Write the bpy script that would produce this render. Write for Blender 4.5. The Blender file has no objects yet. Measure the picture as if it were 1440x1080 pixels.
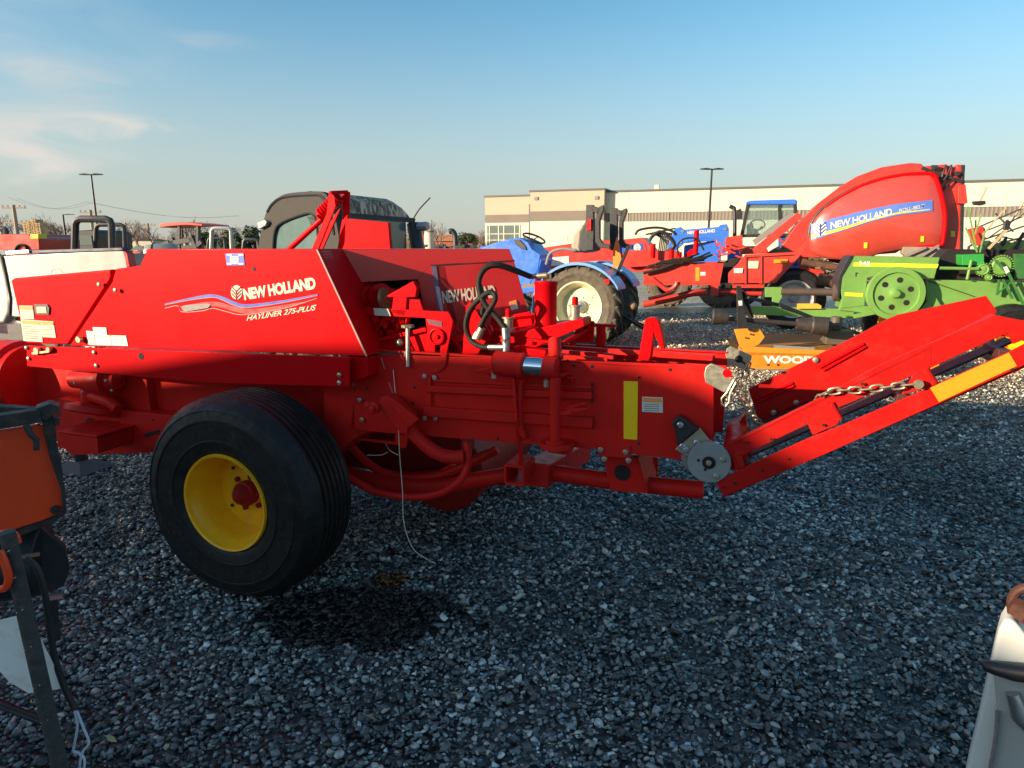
import bpy, bmesh, math, random
import numpy as np
from mathutils import Vector, Matrix
R = math.radians
random.seed(7); rng = np.random.default_rng(11)
SC = bpy.context.scene
COL = SC.collection
CAM_H = 1.65; FPX = 945.0; PITCH = R(11.56)
SUN_AZ = R(66); SUN_EL = R(13)     # light travels towards +X, slightly +Y

# ------------------------------------------------------------------ helpers
def ray(px, py):
    a = (px-720)/FPX; b = (540-py)/FPX
    return (a, math.cos(PITCH)+b*math.sin(PITCH), -math.sin(PITCH)+b*math.cos(PITCH))
class Frame:
    """a machine's own axes: x along it, y away from the viewer, z up"""
    def __init__(s, ox, oy, deg=-20):
        s.o = (ox, oy); s.t = R(deg)
        s.U = (math.cos(s.t), math.sin(s.t)); s.V = (-math.sin(s.t), math.cos(s.t))
    @classmethod
    def at(cls, px, Y, deg=-20):
        r = ray(px, 346); return cls(r[0]/r[1]*Y, Y, deg)
    def plane(s, px, py, pt, n):
        r = ray(px, py)
        d = (r[0]*s.U[0]+r[1]*s.U[1], r[0]*s.V[0]+r[1]*s.V[1], r[2])
        c = (-s.o[0]*s.U[0]-s.o[1]*s.U[1], -s.o[0]*s.V[0]-s.o[1]*s.V[1], CAM_H)
        t = sum((pt[i]-c[i])*n[i] for i in range(3))/sum(d[i]*n[i] for i in range(3))
        return Vector((c[0]+d[0]*t, c[1]+d[1]*t, c[2]+d[2]*t))
    def P(s, px, py, v=0):
        return s.plane(px, py, (0, v, 0), (0, 1, 0))
    def path(s, l):
        return [s.P(*q) for q in l]
    def root(s, name, label, cat, group=None):
        o = bpy.data.objects.new(name, None); COL.objects.link(o)
        o.location = (s.o[0], s.o[1], 0); o.rotation_euler = (0, 0, s.t)
        return tag(o, label, cat, group)
def tag(o, label=None, cat=None, group=None, kind=None):
    if label: o['label'] = label
    if cat: o['category'] = cat
    if group: o['group'] = group
    if kind: o['kind'] = kind
    return o
def perp(d):
    d = Vector(d).normalized()
    a = Vector((0, 0, 1)) if abs(d.z) < .9 else Vector((1, 0, 0))
    x = d.cross(a).normalized(); y = d.cross(x).normalized()
    return x, y
def spline(pts, k=6):
    P = [Vector(p) for p in pts]; P = [P[0]*2-P[1]]+P+[P[-1]*2-P[-2]]; out = []
    for i in range(1, len(P)-2):
        a, b, c, d = P[i-1:i+3]
        for j in range(k):
            t = j/k
            out.append(.5*((2*b)+(c-a)*t+(2*a-5*b+4*c-d)*t*t+(3*b-a-3*c+d)*t**3))
    out.append(P[-2]); return out
SPLIT = {'bolt', 'hole', 'bolt_hole', 'nut', 'light_slit', 'hose', 'spring_cap', 'threaded_rod', 'canopy_post', 'hydraulic_hose', 'insulator', 'rod', 'brace', 'leg', 'conveyor_slat', 'feeder_bar'}
class MB:
    def __init__(s): s.v = []; s.f = []; s.runs = []
    def add(s, vs, fs):
        n = len(s.v); s.runs.append((n, len(s.f), len(vs), len(fs))); s.v += [tuple(v) for v in vs]; s.f += [tuple(i+n for i in f) for f in fs]; return s
    def box(s, x0, x1, y0, y1, z0, z1):
        return s.add([(x0,y0,z0),(x1,y0,z0),(x1,y1,z0),(x0,y1,z0),(x0,y0,z1),(x1,y0,z1),(x1,y1,z1),(x0,y1,z1)],
                     [(0,3,2,1),(4,5,6,7),(0,1,5,4),(1,2,6,5),(2,3,7,6),(3,0,4,7)])
    def prism(s, pts, d):
        pts = [Vector(p) for p in pts]; d = Vector(d if hasattr(d, '__len__') else (0, d, 0)); n = len(pts)
        return s.add(pts+[p+d for p in pts], [tuple(range(n)), tuple(range(2*n-1, n-1, -1))]+[(i, (i+1) % n, (i+1) % n+n, i+n) for i in range(n)])
    def bar(s, p, q, w, h=None, up=None):
        p = Vector(p); q = Vector(q); h = h or w
        d = (q-p).normalized()
        if up is None: x, y = perp(d)
        else:
            x = d.cross(Vector(up)).normalized(); y = x.cross(d).normalized()
        x = x*w/2; y = y*h/2
        return s.add([p-x-y, p+x-y, p+x+y, p-x+y, q-x-y, q+x-y, q+x+y, q-x+y],
                     [(0,3,2,1),(4,5,6,7),(0,1,5,4),(1,2,6,5),(2,3,7,6),(3,0,4,7)])
    def tube(s, pts, r, n=10):
        P = [Vector(p) for p in pts]; m = len(P); rs = r if hasattr(r, '__len__') else [r]*m
        vs = []; fs = []; x = None
        for i in range(m):
            d = (P[min(i+1, m-1)]-P[max(i-1, 0)]).normalized()
            if x is None: x, y = perp(d)
            else:
                x = (x-d*x.dot(d))
                x = x.normalized() if x.length > 1e-6 else perp(d)[0]
                y = d.cross(x).normalized()
            for k in range(n):
                a = 2*math.pi*k/n; vs.append(P[i]+(x*math.cos(a)+y*math.sin(a))*rs[i])
        for i in range(m-1):
            for k in range(n):
                fs.append((i*n+k, i*n+(k+1) % n, (i+1)*n+(k+1) % n, (i+1)*n+k))
        fs.append(tuple(range(n-1, -1, -1))); fs.append(tuple((m-1)*n+k for k in range(n)))
        return s.add(vs, fs)
    def lathe(s, prof, c, ax, n=48, close=False, caps=True):
        """prof: (radius, offset along ax)"""
        c = Vector(c); ax = Vector(ax).normalized(); x, y = perp(ax); m = len(prof)
        vs = [c+ax*h+(x*math.cos(2*math.pi*k/n)+y*math.sin(2*math.pi*k/n))*max(r, 1e-4) for r, h in prof for k in range(n)]
        fs = [(i*n+k, i*n+(k+1) % n, ((i+1) % m)*n+(k+1) % n, ((i+1) % m)*n+k) for i in range(m if close else m-1) for k in range(n)]
        if not close:
            if caps: fs.append(tuple(range(n-1, -1, -1)))
            fs.append(tuple((m-1)*n+k for k in range(n)))
        return s.add(vs, fs)
    def cyl(s, p, q, r, n=16):
        return s.tube([p, q], r, n)
    def ball(s, c, r, n=12):
        return s.lathe([(r*math.sin(math.pi*i/8), -r*math.cos(math.pi*i/8)) for i in range(9)], c, (0, 0, 1), n)
    def build(s, name, mat, parent=None, bevel=0, angle=35, disp=None):
        if name in SPLIT and len(s.runs) > 1:
            o = None
            for v0, f0, nv, nf in s.runs:
                g = MB(); g.add(s.v[v0:v0+nv], [[i-v0 for i in f] for f in s.f[f0:f0+nf]]); g.runs = []; o = g.build(name, mat, parent, bevel, angle)
            return o
        me = bpy.data.meshes.new(name); me.from_pydata(s.v, [], s.f)
        bm = bmesh.new(); bm.from_mesh(me); bmesh.ops.recalc_face_normals(bm, faces=bm.faces); bm.to_mesh(me); bm.free()
        me.polygons.foreach_set('use_smooth', [True]*len(me.polygons))
        me.set_sharp_from_angle(angle=R(angle)); me.materials.append(mat)
        o = bpy.data.objects.new(name, me); COL.objects.link(o)
        if parent: o.parent = parent
        if bevel:
            b = o.modifiers.new('bevel', 'BEVEL'); b.width = bevel; b.segments = 2; b.limit_method = 'ANGLE'; b.angle_limit = R(40); b.harden_normals = True
        return o
def copy_tree(o, parent=None):
    c = o.copy(); COL.objects.link(c); c.parent = parent
    for ch in [k for k in bpy.data.objects if k.parent == o]: copy_tree(ch, c)
    return c
def text_mesh(name, txt, p0, ex, ey, mat, parent, bold=.02, spacing=1.0, shear=0, depth=.002):
    """lettering whose baseline starts at p0; ex = whole width vector, ey = cap height vector"""
    cu = bpy.data.curves.new(name, 'FONT'); cu.body = txt; cu.offset = bold; cu.space_character = spacing; cu.shear = shear; cu.resolution_u = 3
    t = bpy.data.objects.new(name+'_t', cu); COL.objects.link(t)
    dg = bpy.context.evaluated_depsgraph_get(); me = bpy.data.meshes.new_from_object(t.evaluated_get(dg))
    bpy.data.objects.remove(t)
    xs = [v.co.x for v in me.vertices]; ys = [v.co.y for v in me.vertices]
    x0, x1 = min(xs), max(xs); hh = max(ys)-max(0, min(ys)) if min(ys) > -.1 else max(ys)
    ex = Vector(ex); ey = Vector(ey); n = ex.cross(ey).normalized()
    for v in me.vertices:
        v.co = Vector(p0)+ex*((v.co.x-x0)/(x1-x0))+ey*(v.co.y/hh)+n*depth
    me.materials.clear(); me.materials.append(mat); me.name = name
    o = bpy.data.objects.new(name, me); COL.objects.link(o); o.parent = parent
    return o

# ------------------------------------------------------------------ materials
MATS = {}
def mat(name, col, rough=.5, metal=0, var=.12, scale=6, bump=.0, coat=0, dirt=0, dirtcol=(.16,.12,.08), rvar=.1, emit=None, spec=.5, detail=5):
    if name in MATS: return MATS[name]
    m = bpy.data.materials.new(name); m.use_nodes = True; nt = m.node_tree; N = nt.nodes; L = nt.links
    b = N['Principled BSDF']; b.inputs['Metallic'].default_value = metal; b.inputs['Specular IOR Level'].default_value = spec
    tc = N.new('ShaderNodeTexCoord'); no = N.new('ShaderNodeTexNoise'); no.inputs['Scale'].default_value = scale; no.inputs['Detail'].default_value = detail; no.inputs['Roughness'].default_value = .6
    L.new(tc.outputs['Object'], no.inputs['Vector'])
    mr = N.new('ShaderNodeMapRange'); mr.inputs['From Min'].default_value = .3; mr.inputs['From Max'].default_value = .7
    mr.inputs['To Min'].default_value = 1-var; mr.inputs['To Max'].default_value = 1+var; L.new(no.outputs['Fac'], mr.inputs['Value'])
    mx = N.new('ShaderNodeVectorMath'); mx.operation = 'SCALE'; mx.inputs[0].default_value = col; L.new(mr.outputs['Result'], mx.inputs['Scale'])
    src = mx.outputs['Vector']
    r2 = N.new('ShaderNodeMapRange'); r2.inputs['From Min'].default_value = .3; r2.inputs['From Max'].default_value = .7
    r2.inputs['To Min'].default_value = max(.02, rough-rvar); r2.inputs['To Max'].default_value = min(1, rough+rvar)
    n2 = N.new('ShaderNodeTexNoise'); n2.inputs['Scale'].default_value = scale*3.1; n2.inputs['Detail'].default_value = 6; L.new(tc.outputs['Object'], n2.inputs['Vector'])
    L.new(n2.outputs['Fac'], r2.inputs['Value']); L.new(r2.outputs['Result'], b.inputs['Roughness'])
    if dirt:
        n3 = N.new('ShaderNodeTexNoise'); n3.inputs['Scale'].default_value = scale*1.7; n3.inputs['Detail'].default_value = 9; n3.inputs['Roughness'].default_value = .72; L.new(tc.outputs['Object'], n3.inputs['Vector'])
        m3 = N.new('ShaderNodeMapRange'); m3.inputs['From Min'].default_value = .5; m3.inputs['From Max'].default_value = .72; m3.inputs['To Max'].default_value = dirt; L.new(n3.outputs['Fac'], m3.inputs['Value'])
        mm = N.new('ShaderNodeMix'); mm.data_type = 'RGBA'; L.new(m3.outputs['Result'], mm.inputs['Factor']); L.new(src, mm.inputs['A']); mm.inputs['B'].default_value = (*dirtcol, 1); src = mm.outputs['Result']
    L.new(src, b.inputs['Base Color'])
    if coat: b.inputs['Coat Weight'].default_value = coat; b.inputs['Coat Roughness'].default_value = .12
    if bump:
        bp = N.new('ShaderNodeBump'); bp.inputs['Strength'].default_value = bump; bp.inputs['Distance'].default_value = .01; L.new(n2.outputs['Fac'], bp.inputs['Height']); L.new(bp.outputs['Normal'], b.inputs['Normal'])
    if emit: b.inputs['Emission Color'].default_value = (*col, 1); b.inputs['Emission Strength'].default_value = emit
    MATS[name] = m; return m
RED = mat('red_paint', (.56,.003,.006), .42, var=.03, scale=1.2, coat=.03, rvar=.06, bump=.01, spec=.05, dirt=.05, dirtcol=(.30,.05,.035))
RED2 = mat('red_frame_paint', (.62,.014,.010), .45, var=.08, scale=7, coat=0, spec=.14, dirt=.18, dirtcol=(.12,.06,.045), rvar=.12, bump=.06)
REDF = mat('faded_red_paint', (.52,.035,.022), .38, var=.10, scale=1.5, coat=.3, dirt=.25, dirtcol=(.3,.13,.08))
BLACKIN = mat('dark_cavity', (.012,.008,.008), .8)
YEL = mat('yellow_rim_paint', (1.0,.47,.004), .4, var=.08, scale=5, coat=.2, dirt=.3, dirtcol=(.35,.2,.06), bump=.03)
REFY = mat('yellow_reflector', (1.0,.60,.005), .35, var=.04, scale=60, dirt=.1)
REFO = mat('orange_reflector', (.85,.30,.015), .35, var=.05, scale=60)
TYRE = mat('black_rubber', (.011,.010,.0095), .55, var=.35, scale=9, bump=.3, dirt=.5, dirtcol=(.050,.043,.038), rvar=.15, spec=.35)
REDK = mat('red_cover_paint', (.50,.016,.016), .30, var=.04, scale=2, coat=.5, rvar=.06, spec=.5)
REDC = mat('scuffed_red_paint', (.46,.010,.008), .46, var=.10, scale=5, dirt=.22, dirtcol=(.30,.07,.045), rvar=.15, bump=.05, spec=.10)
HUBR = mat('dark_red_hub', (.26,.014,.010), .5, var=.15, scale=20, spec=.15)
FLOORC = mat('shade_dark_chute_floor', (.09,.022,.016), .6, var=.3, scale=9, dirt=.5, dirtcol=(.05,.03,.025))  # dark tone puts the shade on the floor slats into their colour
TYRED = mat('dusty_rubber', (.10,.078,.055), .8, var=.3, scale=7, bump=.2, dirt=.7, dirtcol=(.22,.17,.11))
BLK = mat('black_paint', (.018,.018,.020), .45, var=.2, scale=10, dirt=.3, dirtcol=(.10,.08,.06), bump=.05)
BLKP = mat('black_plastic', (.02,.02,.022), .5, var=.15, scale=14)
HOSE = mat('rubber_hose', (.022,.018,.014), .6, spec=.2, var=.25, scale=40, bump=.15)
ZINC = mat('zinc_plate', (.42,.38,.28), .42, metal=.7, var=.12, scale=22, rvar=.12, bump=.03)
STEEL = mat('bare_steel', (.50,.50,.50), .3, metal=.9, var=.15, scale=15, rvar=.12)
CHROME = mat('chrome', (.75,.76,.78), .06, metal=1, var=.02, rvar=.02)
GALV = mat('grey_painted_steel', (.30,.31,.31), .45, metal=.3, var=.08, scale=12)
BRASS = mat('yellow_zinc', (.50,.42,.27), .38, metal=.75, var=.15, scale=30)
WHITE = mat('decal_white', (.64,.62,.56), .45, var=.03, scale=30)
CREAM = mat('decal_cream', (.60,.53,.40), .5, var=.06, scale=40)
DORANGE = mat('decal_orange', (.85,.30,.06), .5, var=.03)
DBLUE = mat('decal_blue', (.025,.09,.45), .4, var=.03)
DGREY = mat('decal_grey', (.22,.19,.18), .5, var=.3, scale=120)
DRED = mat('decal_red', (.50,.02,.02), .4)
DPINK = mat('decal_silver', (.42,.22,.19), .4)
INK = mat('ink', (.03,.03,.03), .6)
BLUE = mat('tractor_blue', (.035,.16,.62), .32, var=.06, scale=4, coat=.35, dirt=.1)
BLUEL = mat('faded_blue_fender', (.14,.32,.62), .4, var=.08, scale=4, coat=.15, dirt=.2, dirtcol=(.3,.28,.22))
IVORY = mat('ivory_rim', (.74,.67,.42), .5, var=.1, scale=5, dirt=.5, dirtcol=(.35,.28,.16))
GREEN = mat('tractor_green', (.15,.31,.06), .5, var=.12, scale=4, coat=.2, dirt=.35, dirtcol=(.16,.22,.07), bump=.03)
GREEND = mat('dark_green', (.03,.15,.03), .5, var=.15, scale=5, dirt=.4)
YELD = mat('stripe_yellow', (.80,.66,.03), .45, var=.05)
ORG = mat('orange_paint', (.78,.26,.015), .45, var=.1, scale=5, coat=.1, dirt=.25, dirtcol=(.4,.17,.05), bump=.03)
ORGR = mat('hot_orange_paint', (1.0,.062,.005), .42, var=.08, scale=4, coat=.15, dirt=.25, dirtcol=(.35,.06,.03), bump=.03)
RUSTB = mat('rusty_deck', (.32,.16,.08), .75, var=.3, scale=5, bump=.2, dirt=.6, dirtcol=(.18,.10,.06))
WPAINT = mat('white_car_paint', (.36,.34,.31), .32, var=.015, scale=1, coat=.3)
GREYP = mat('grey_plastic', (.062,.060,.055), .5, var=.08, scale=12, bump=.03)
WOOD = mat('weathered_pole', (.34,.26,.18), .85, var=.2, scale=8)
CONC = mat('pale_masonry', (.62,.54,.42), .8, var=.1, scale=2)
GLASS = bpy.data.materials.new('tinted_glass'); GLASS.use_nodes = True
_b = GLASS.node_tree.nodes['Principled BSDF']; _b.inputs['Base Color'].default_value = (.45,.58,.56,1); _b.inputs['Transmission Weight'].default_value = .85; _b.inputs['Roughness'].default_value = .03; _b.inputs['IOR'].default_value = 1.2
WIND = mat('window_glass', (.16,.20,.19), .08, var=.05, metal=.3)

def camo():
    m = bpy.data.materials.new('camo_fabric'); m.use_nodes = True; nt = m.node_tree; N = nt.nodes; L = nt.links
    tc = N.new('ShaderNodeTexCoord'); mp = N.new('ShaderNodeMapping'); mp.inputs['Scale'].default_value = (6, 9, 2.2); mp.inputs['Rotation'].default_value = (.5, 0, 0)
    no = N.new('ShaderNodeTexNoise'); no.inputs['Scale'].default_value = 1.9; no.inputs['Detail'].default_value = 6; no.inputs['Distortion'].default_value = 1.6
    cr = N.new('ShaderNodeValToRGB'); e = cr.color_ramp; e.elements[0].position = .36; e.elements[0].color = (.03,.020,.012,1); e.elements[1].position = .64; e.elements[1].color = (.75,.52,.33,1)
    x = e.elements.new(.44); x.color = (.20,.12,.07,1); x = e.elements.new(.52); x.color = (.42,.27,.16,1)
    L.new(tc.outputs['Object'], mp.inputs['Vector']); L.new(mp.outputs['Vector'], no.inputs['Vector']); L.new(no.outputs['Fac'], cr.inputs['Fac'])
    L.new(cr.outputs['Color'], N['Principled BSDF'].inputs['Base Color']); N['Principled BSDF'].inputs['Roughness'].default_value = .6
    return m
CAMO = camo()

def stain_mask(N, L, pos, cx, cy, rx, ry, k=.5):
    """ragged spill with a shape of its own on the ground"""
    mp = N.new('ShaderNodeMapping'); mp.vector_type = 'TEXTURE'; mp.inputs['Location'].default_value = (cx, cy, 0); mp.inputs['Scale'].default_value = (rx, ry, 1); L.new(pos, mp.inputs['Vector'])
    sx = N.new('ShaderNodeVectorMath'); sx.operation = 'MULTIPLY'; sx.inputs[1].default_value = (1, 1, 0); L.new(mp.outputs['Vector'], sx.inputs[0])
    ln = N.new('ShaderNodeVectorMath'); ln.operation = 'LENGTH'; L.new(sx.outputs['Vector'], ln.inputs[0])
    no = N.new('ShaderNodeTexNoise'); no.inputs['Scale'].default_value = 5; no.inputs['Detail'].default_value = 4; L.new(pos, no.inputs['Vector'])
    ad = N.new('ShaderNodeMath'); ad.operation = 'MULTIPLY_ADD'; ad.inputs[1].default_value = 1.2; L.new(no.outputs['Fac'], ad.inputs[0]); L.new(ln.outputs['Value'], ad.inputs[2])
    mr = N.new('ShaderNodeMapRange'); mr.interpolation_type = 'SMOOTHSTEP'; mr.inputs['From Min'].default_value = 1.68; mr.inputs['From Max'].default_value = 1.50; mr.inputs['To Min'].default_value = 0; mr.inputs['To Max'].default_value = 1
    L.new(ad.outputs['Value'], mr.inputs['Value']); return mr.outputs['Result']
def gxy(px, py):
    r = ray(px, py); t = -CAM_H/r[2]; return r[0]*t, r[1]*t
def gravel_mat(stones):
    m = bpy.data.materials.new('gravel_stone' if stones else 'gravel_ground'); m.use_nodes = True; nt = m.node_tree; N = nt.nodes; L = nt.links
    b = N['Principled BSDF']; geo = N.new('ShaderNodeNewGeometry'); pos = geo.outputs['Position']
    cr = N.new('ShaderNodeValToRGB'); e = cr.color_ramp
    e.elements[0].position = 0; e.elements[0].color = (.027,.026,.025,1); e.elements[1].position = 1; e.elements[1].color = (.46,.43,.39,1)
    for p, c in ((.30,(.058,.058,.056)),(.55,(.105,.105,.100)),(.76,(.165,.165,.156)),(.88,(.25,.245,.23)),(.94,(.30,.27,.22))):
        x = e.elements.new(p); x.color = (*c, 1)
    if stones:
        L.new(geo.outputs['Random Per Island'], cr.inputs['Fac'])
        for q in e.elements: q.color = (*[min(.80, c*1.95) for c in q.color[:3]], 1)
    else:
        vo = N.new('ShaderNodeTexVoronoi'); vo.inputs['Scale'].default_value = 30; L.new(pos, vo.inputs['Vector'])
        sp = N.new('ShaderNodeSeparateColor'); L.new(vo.outputs['Color'], sp.inputs['Color']); L.new(sp.outputs['Red'], cr.inputs['Fac'])
        bp = N.new('ShaderNodeBump'); bp.inputs['Strength'].default_value = .9; bp.inputs['Distance'].default_value = .02; bp.invert = True; L.new(vo.outputs['Distance'], bp.inputs['Height']); L.new(bp.outputs['Normal'], b.inputs['Normal'])
    no = N.new('ShaderNodeTexNoise'); no.inputs['Scale'].default_value = 45; no.inputs['Detail'].default_value = 4; L.new(pos, no.inputs['Vector'])
    n2 = N.new('ShaderNodeTexNoise'); n2.inputs['Scale'].default_value = .8; n2.inputs['Detail'].default_value = 3; L.new(pos, n2.inputs['Vector'])
    m1 = N.new('ShaderNodeMapRange'); m1.inputs['From Min'].default_value = .3; m1.inputs['From Max'].default_value = .7; m1.inputs['To Min'].default_value = .7; m1.inputs['To Max'].default_value = 1.3; L.new(no.outputs['Fac'], m1.inputs['Value'])
    m2 = N.new('ShaderNodeMapRange'); m2.inputs['From Min'].default_value = .35; m2.inputs['From Max'].default_value = .65; m2.inputs['To Min'].default_value = .6; m2.inputs['To Max'].default_value = 1.3; L.new(n2.outputs['Fac'], m2.inputs['Value'])
    mu = N.new('ShaderNodeMath'); mu.operation = 'MULTIPLY'; L.new(m1.outputs['Result'], mu.inputs[0]); L.new(m2.outputs['Result'], mu.inputs[1])
    sc = N.new('ShaderNodeVectorMath'); sc.operation = 'SCALE'; L.new(cr.outputs['Color'], sc.inputs[0]); L.new(mu.outputs['Value'], sc.inputs['Scale'])
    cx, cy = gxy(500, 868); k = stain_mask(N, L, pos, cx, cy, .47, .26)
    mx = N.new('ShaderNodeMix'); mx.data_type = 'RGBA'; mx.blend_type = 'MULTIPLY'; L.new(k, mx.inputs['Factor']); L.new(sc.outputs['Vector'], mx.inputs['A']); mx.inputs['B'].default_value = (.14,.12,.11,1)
    cx, cy = gxy(549, 818); k2 = stain_mask(N, L, pos, cx, cy, .10, .08)
    my = N.new('ShaderNodeMix'); my.data_type = 'RGBA'; L.new(k2, my.inputs['Factor']); L.new(mx.outputs['Result'], my.inputs['A']); my.inputs['B'].default_value = (.17,.065,.018,1)
    last = my.outputs['Result']
    # sunlit tone painted into the far gravel: paler and browner with distance
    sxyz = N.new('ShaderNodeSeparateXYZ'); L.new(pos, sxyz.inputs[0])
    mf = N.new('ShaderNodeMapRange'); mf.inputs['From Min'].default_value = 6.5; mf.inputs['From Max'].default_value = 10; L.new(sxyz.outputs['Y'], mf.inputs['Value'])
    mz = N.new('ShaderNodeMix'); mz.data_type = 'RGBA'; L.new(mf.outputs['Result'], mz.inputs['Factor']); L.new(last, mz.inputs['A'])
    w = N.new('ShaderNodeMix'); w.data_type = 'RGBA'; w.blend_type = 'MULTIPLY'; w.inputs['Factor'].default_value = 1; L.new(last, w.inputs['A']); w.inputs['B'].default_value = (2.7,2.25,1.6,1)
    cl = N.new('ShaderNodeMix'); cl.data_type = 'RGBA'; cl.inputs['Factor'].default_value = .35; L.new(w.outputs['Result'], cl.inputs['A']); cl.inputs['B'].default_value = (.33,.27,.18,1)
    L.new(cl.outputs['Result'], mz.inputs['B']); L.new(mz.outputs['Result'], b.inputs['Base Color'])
    b.inputs['Roughness'].default_value = .42
    if not stones:                                  # gap shade painted in: sheet darker under the near stones
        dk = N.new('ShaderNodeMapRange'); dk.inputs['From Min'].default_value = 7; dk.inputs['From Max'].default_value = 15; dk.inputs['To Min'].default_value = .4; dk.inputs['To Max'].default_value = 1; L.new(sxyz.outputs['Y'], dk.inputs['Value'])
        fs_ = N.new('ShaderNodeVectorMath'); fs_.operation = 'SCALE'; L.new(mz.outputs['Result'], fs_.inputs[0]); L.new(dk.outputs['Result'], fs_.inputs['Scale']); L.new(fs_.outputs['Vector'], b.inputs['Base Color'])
    return m

# ------------------------------------------------------------------ camera, sun, sky
cam = bpy.data.cameras.new('camera'); co = bpy.data.objects.new('camera', cam); COL.objects.link(co)
co.location = (0, 0, CAM_H); co.rotation_euler = (R(90)-PITCH, 0, 0); cam.sensor_width = 36; cam.lens = FPX/1440*36; cam.clip_end = 2000; cam.clip_start = .05
SC.camera = co
sl = bpy.data.lights.new('sun', 'SUN'); so = bpy.data.objects.new('sun', sl); COL.objects.link(so)
sl.energy = 4.0; sl.angle = R(.5); sl.color = (1, .81, .58)
ld = Vector((math.sin(SUN_AZ)*math.cos(SUN_EL), math.cos(SUN_AZ)*math.cos(SUN_EL), -math.sin(SUN_EL)))
so.rotation_euler = ld.to_track_quat('-Z', 'Y').to_euler()
W = bpy.data.worlds.new('World'); SC.world = W; W.use_nodes = True; nt = W.node_tree; N = nt.nodes; L = nt.links
sky = N.new('ShaderNodeTexSky'); sky.sky_type = 'NISHITA'; sky.sun_disc = False; sky.sun_elevation = SUN_EL
sky.sun_rotation = math.atan2(-ld.x, -ld.y); sky.air_density = 1.0; sky.dust_density = .6; sky.ozone_density = 1.6; sky.altitude = 100
tc = N.new('ShaderNodeTexCoord'); sx = N.new('ShaderNodeSeparateXYZ'); L.new(tc.outputs['Generated'], sx.inputs[0])
def M(op, a, b=None, c=None):
    n = N.new('ShaderNodeMath'); n.operation = op
    for i, q in enumerate((a, b, c)):
        if q is None: continue
        if isinstance(q, (int, float)): n.inputs[i].default_value = q
        else: L.new(q, n.inputs[i])
    return n.outputs[0]
az = M('ARCTAN2', sx.outputs['X'], sx.outputs['Y']); el = M('ARCSINE', sx.outputs['Z'])
cb = N.new('ShaderNodeCombineXYZ'); L.new(az, cb.inputs[0]); L.new(M('MULTIPLY', el, 3.2), cb.inputs[1])
cn = N.new('ShaderNodeTexNoise'); cn.inputs['Scale'].default_value = 7; cn.inputs['Detail'].default_value = 7; cn.inputs['Roughness'].default_value = .55; cn.inputs['Distortion'].default_value = .6; L.new(cb.outputs[0], cn.inputs['Vector'])
tot = None
def dirof(px, py):
    r = Vector(ray(px, py)).normalized(); return math.atan2(r.x, r.y), math.asin(r.z)
for px, py, rx, ry, s, tl in ((40,188,120,50,1.5,-.12),(85,106,75,20,1.1,.08),(190,172,70,9,1.3,.05),(140,187,80,11,1.1,-.1),(300,57,60,12,.4,0),(50,20,150,60,.35,.1)):
    a0, e0 = dirof(px, py); k = 1/FPX
    da = M('SUBTRACT', az, a0); de = M('ADD', M('SUBTRACT', el, e0), M('MULTIPLY', da, tl))
    de = M('ADD', de, M('MULTIPLY', M('SUBTRACT', cn.outputs['Fac'], .5), ry*k*2.2))
    q = M('SQRT', M('ADD', M('POWER', M('ABSOLUTE', M('DIVIDE', da, rx*k)), 2), M('POWER', M('ABSOLUTE', M('DIVIDE', de, ry*k)), 2)))
    mr = N.new('ShaderNodeMapRange'); mr.interpolation_type = 'SMOOTHSTEP'; mr.inputs['From Min'].default_value = 1.25; mr.inputs['From Max'].default_value = .1; L.new(q, mr.inputs['Value'])
    v = M('MULTIPLY', mr.outputs['Result'], s); tot = v if tot is None else M('ADD', tot, v)
tot = M('MULTIPLY', tot, M('MAXIMUM', M('MULTIPLY', M('SUBTRACT', cn.outputs['Fac'], .33), 2.4), 0))
# light milky veil low over the horizon
vl = N.new('ShaderNodeMapRange'); vl.interpolation_type = 'SMOOTHSTEP'; vl.inputs['From Min'].default_value = .34; vl.inputs['From Max'].default_value = -.02; vl.inputs['To Max'].default_value = .88; L.new(el, vl.inputs['Value'])
veil = N.new('ShaderNodeMix'); veil.data_type = 'RGBA'; L.new(vl.outputs['Result'], veil.inputs['Factor']); veil.inputs['B'].default_value = (2.35,2.5,2.45,1)
hs = N.new('ShaderNodeHueSaturation'); hs.inputs['Saturation'].default_value = 1.27; hs.inputs['Hue'].default_value = .488; L.new(sky.outputs[0], hs.inputs['Color']); L.new(hs.outputs[0], veil.inputs['A'])
cm = N.new('ShaderNodeMix'); cm.data_type = 'RGBA'; cm.clamp_factor = True; L.new(tot, cm.inputs['Factor']); L.new(veil.outputs['Result'], cm.inputs['A']); cm.inputs['B'].default_value = (3.5,3.4,3.2,1)
bg = N['Background']; bg.inputs['Strength'].default_value = .090; L.new(cm.outputs['Result'], bg.inputs['Color'])
SC.view_settings.view_transform = 'Standard'; SC.view_settings.look = 'None'; SC.view_settings.gamma = 1; SC.view_settings.exposure = 1.25

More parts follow.
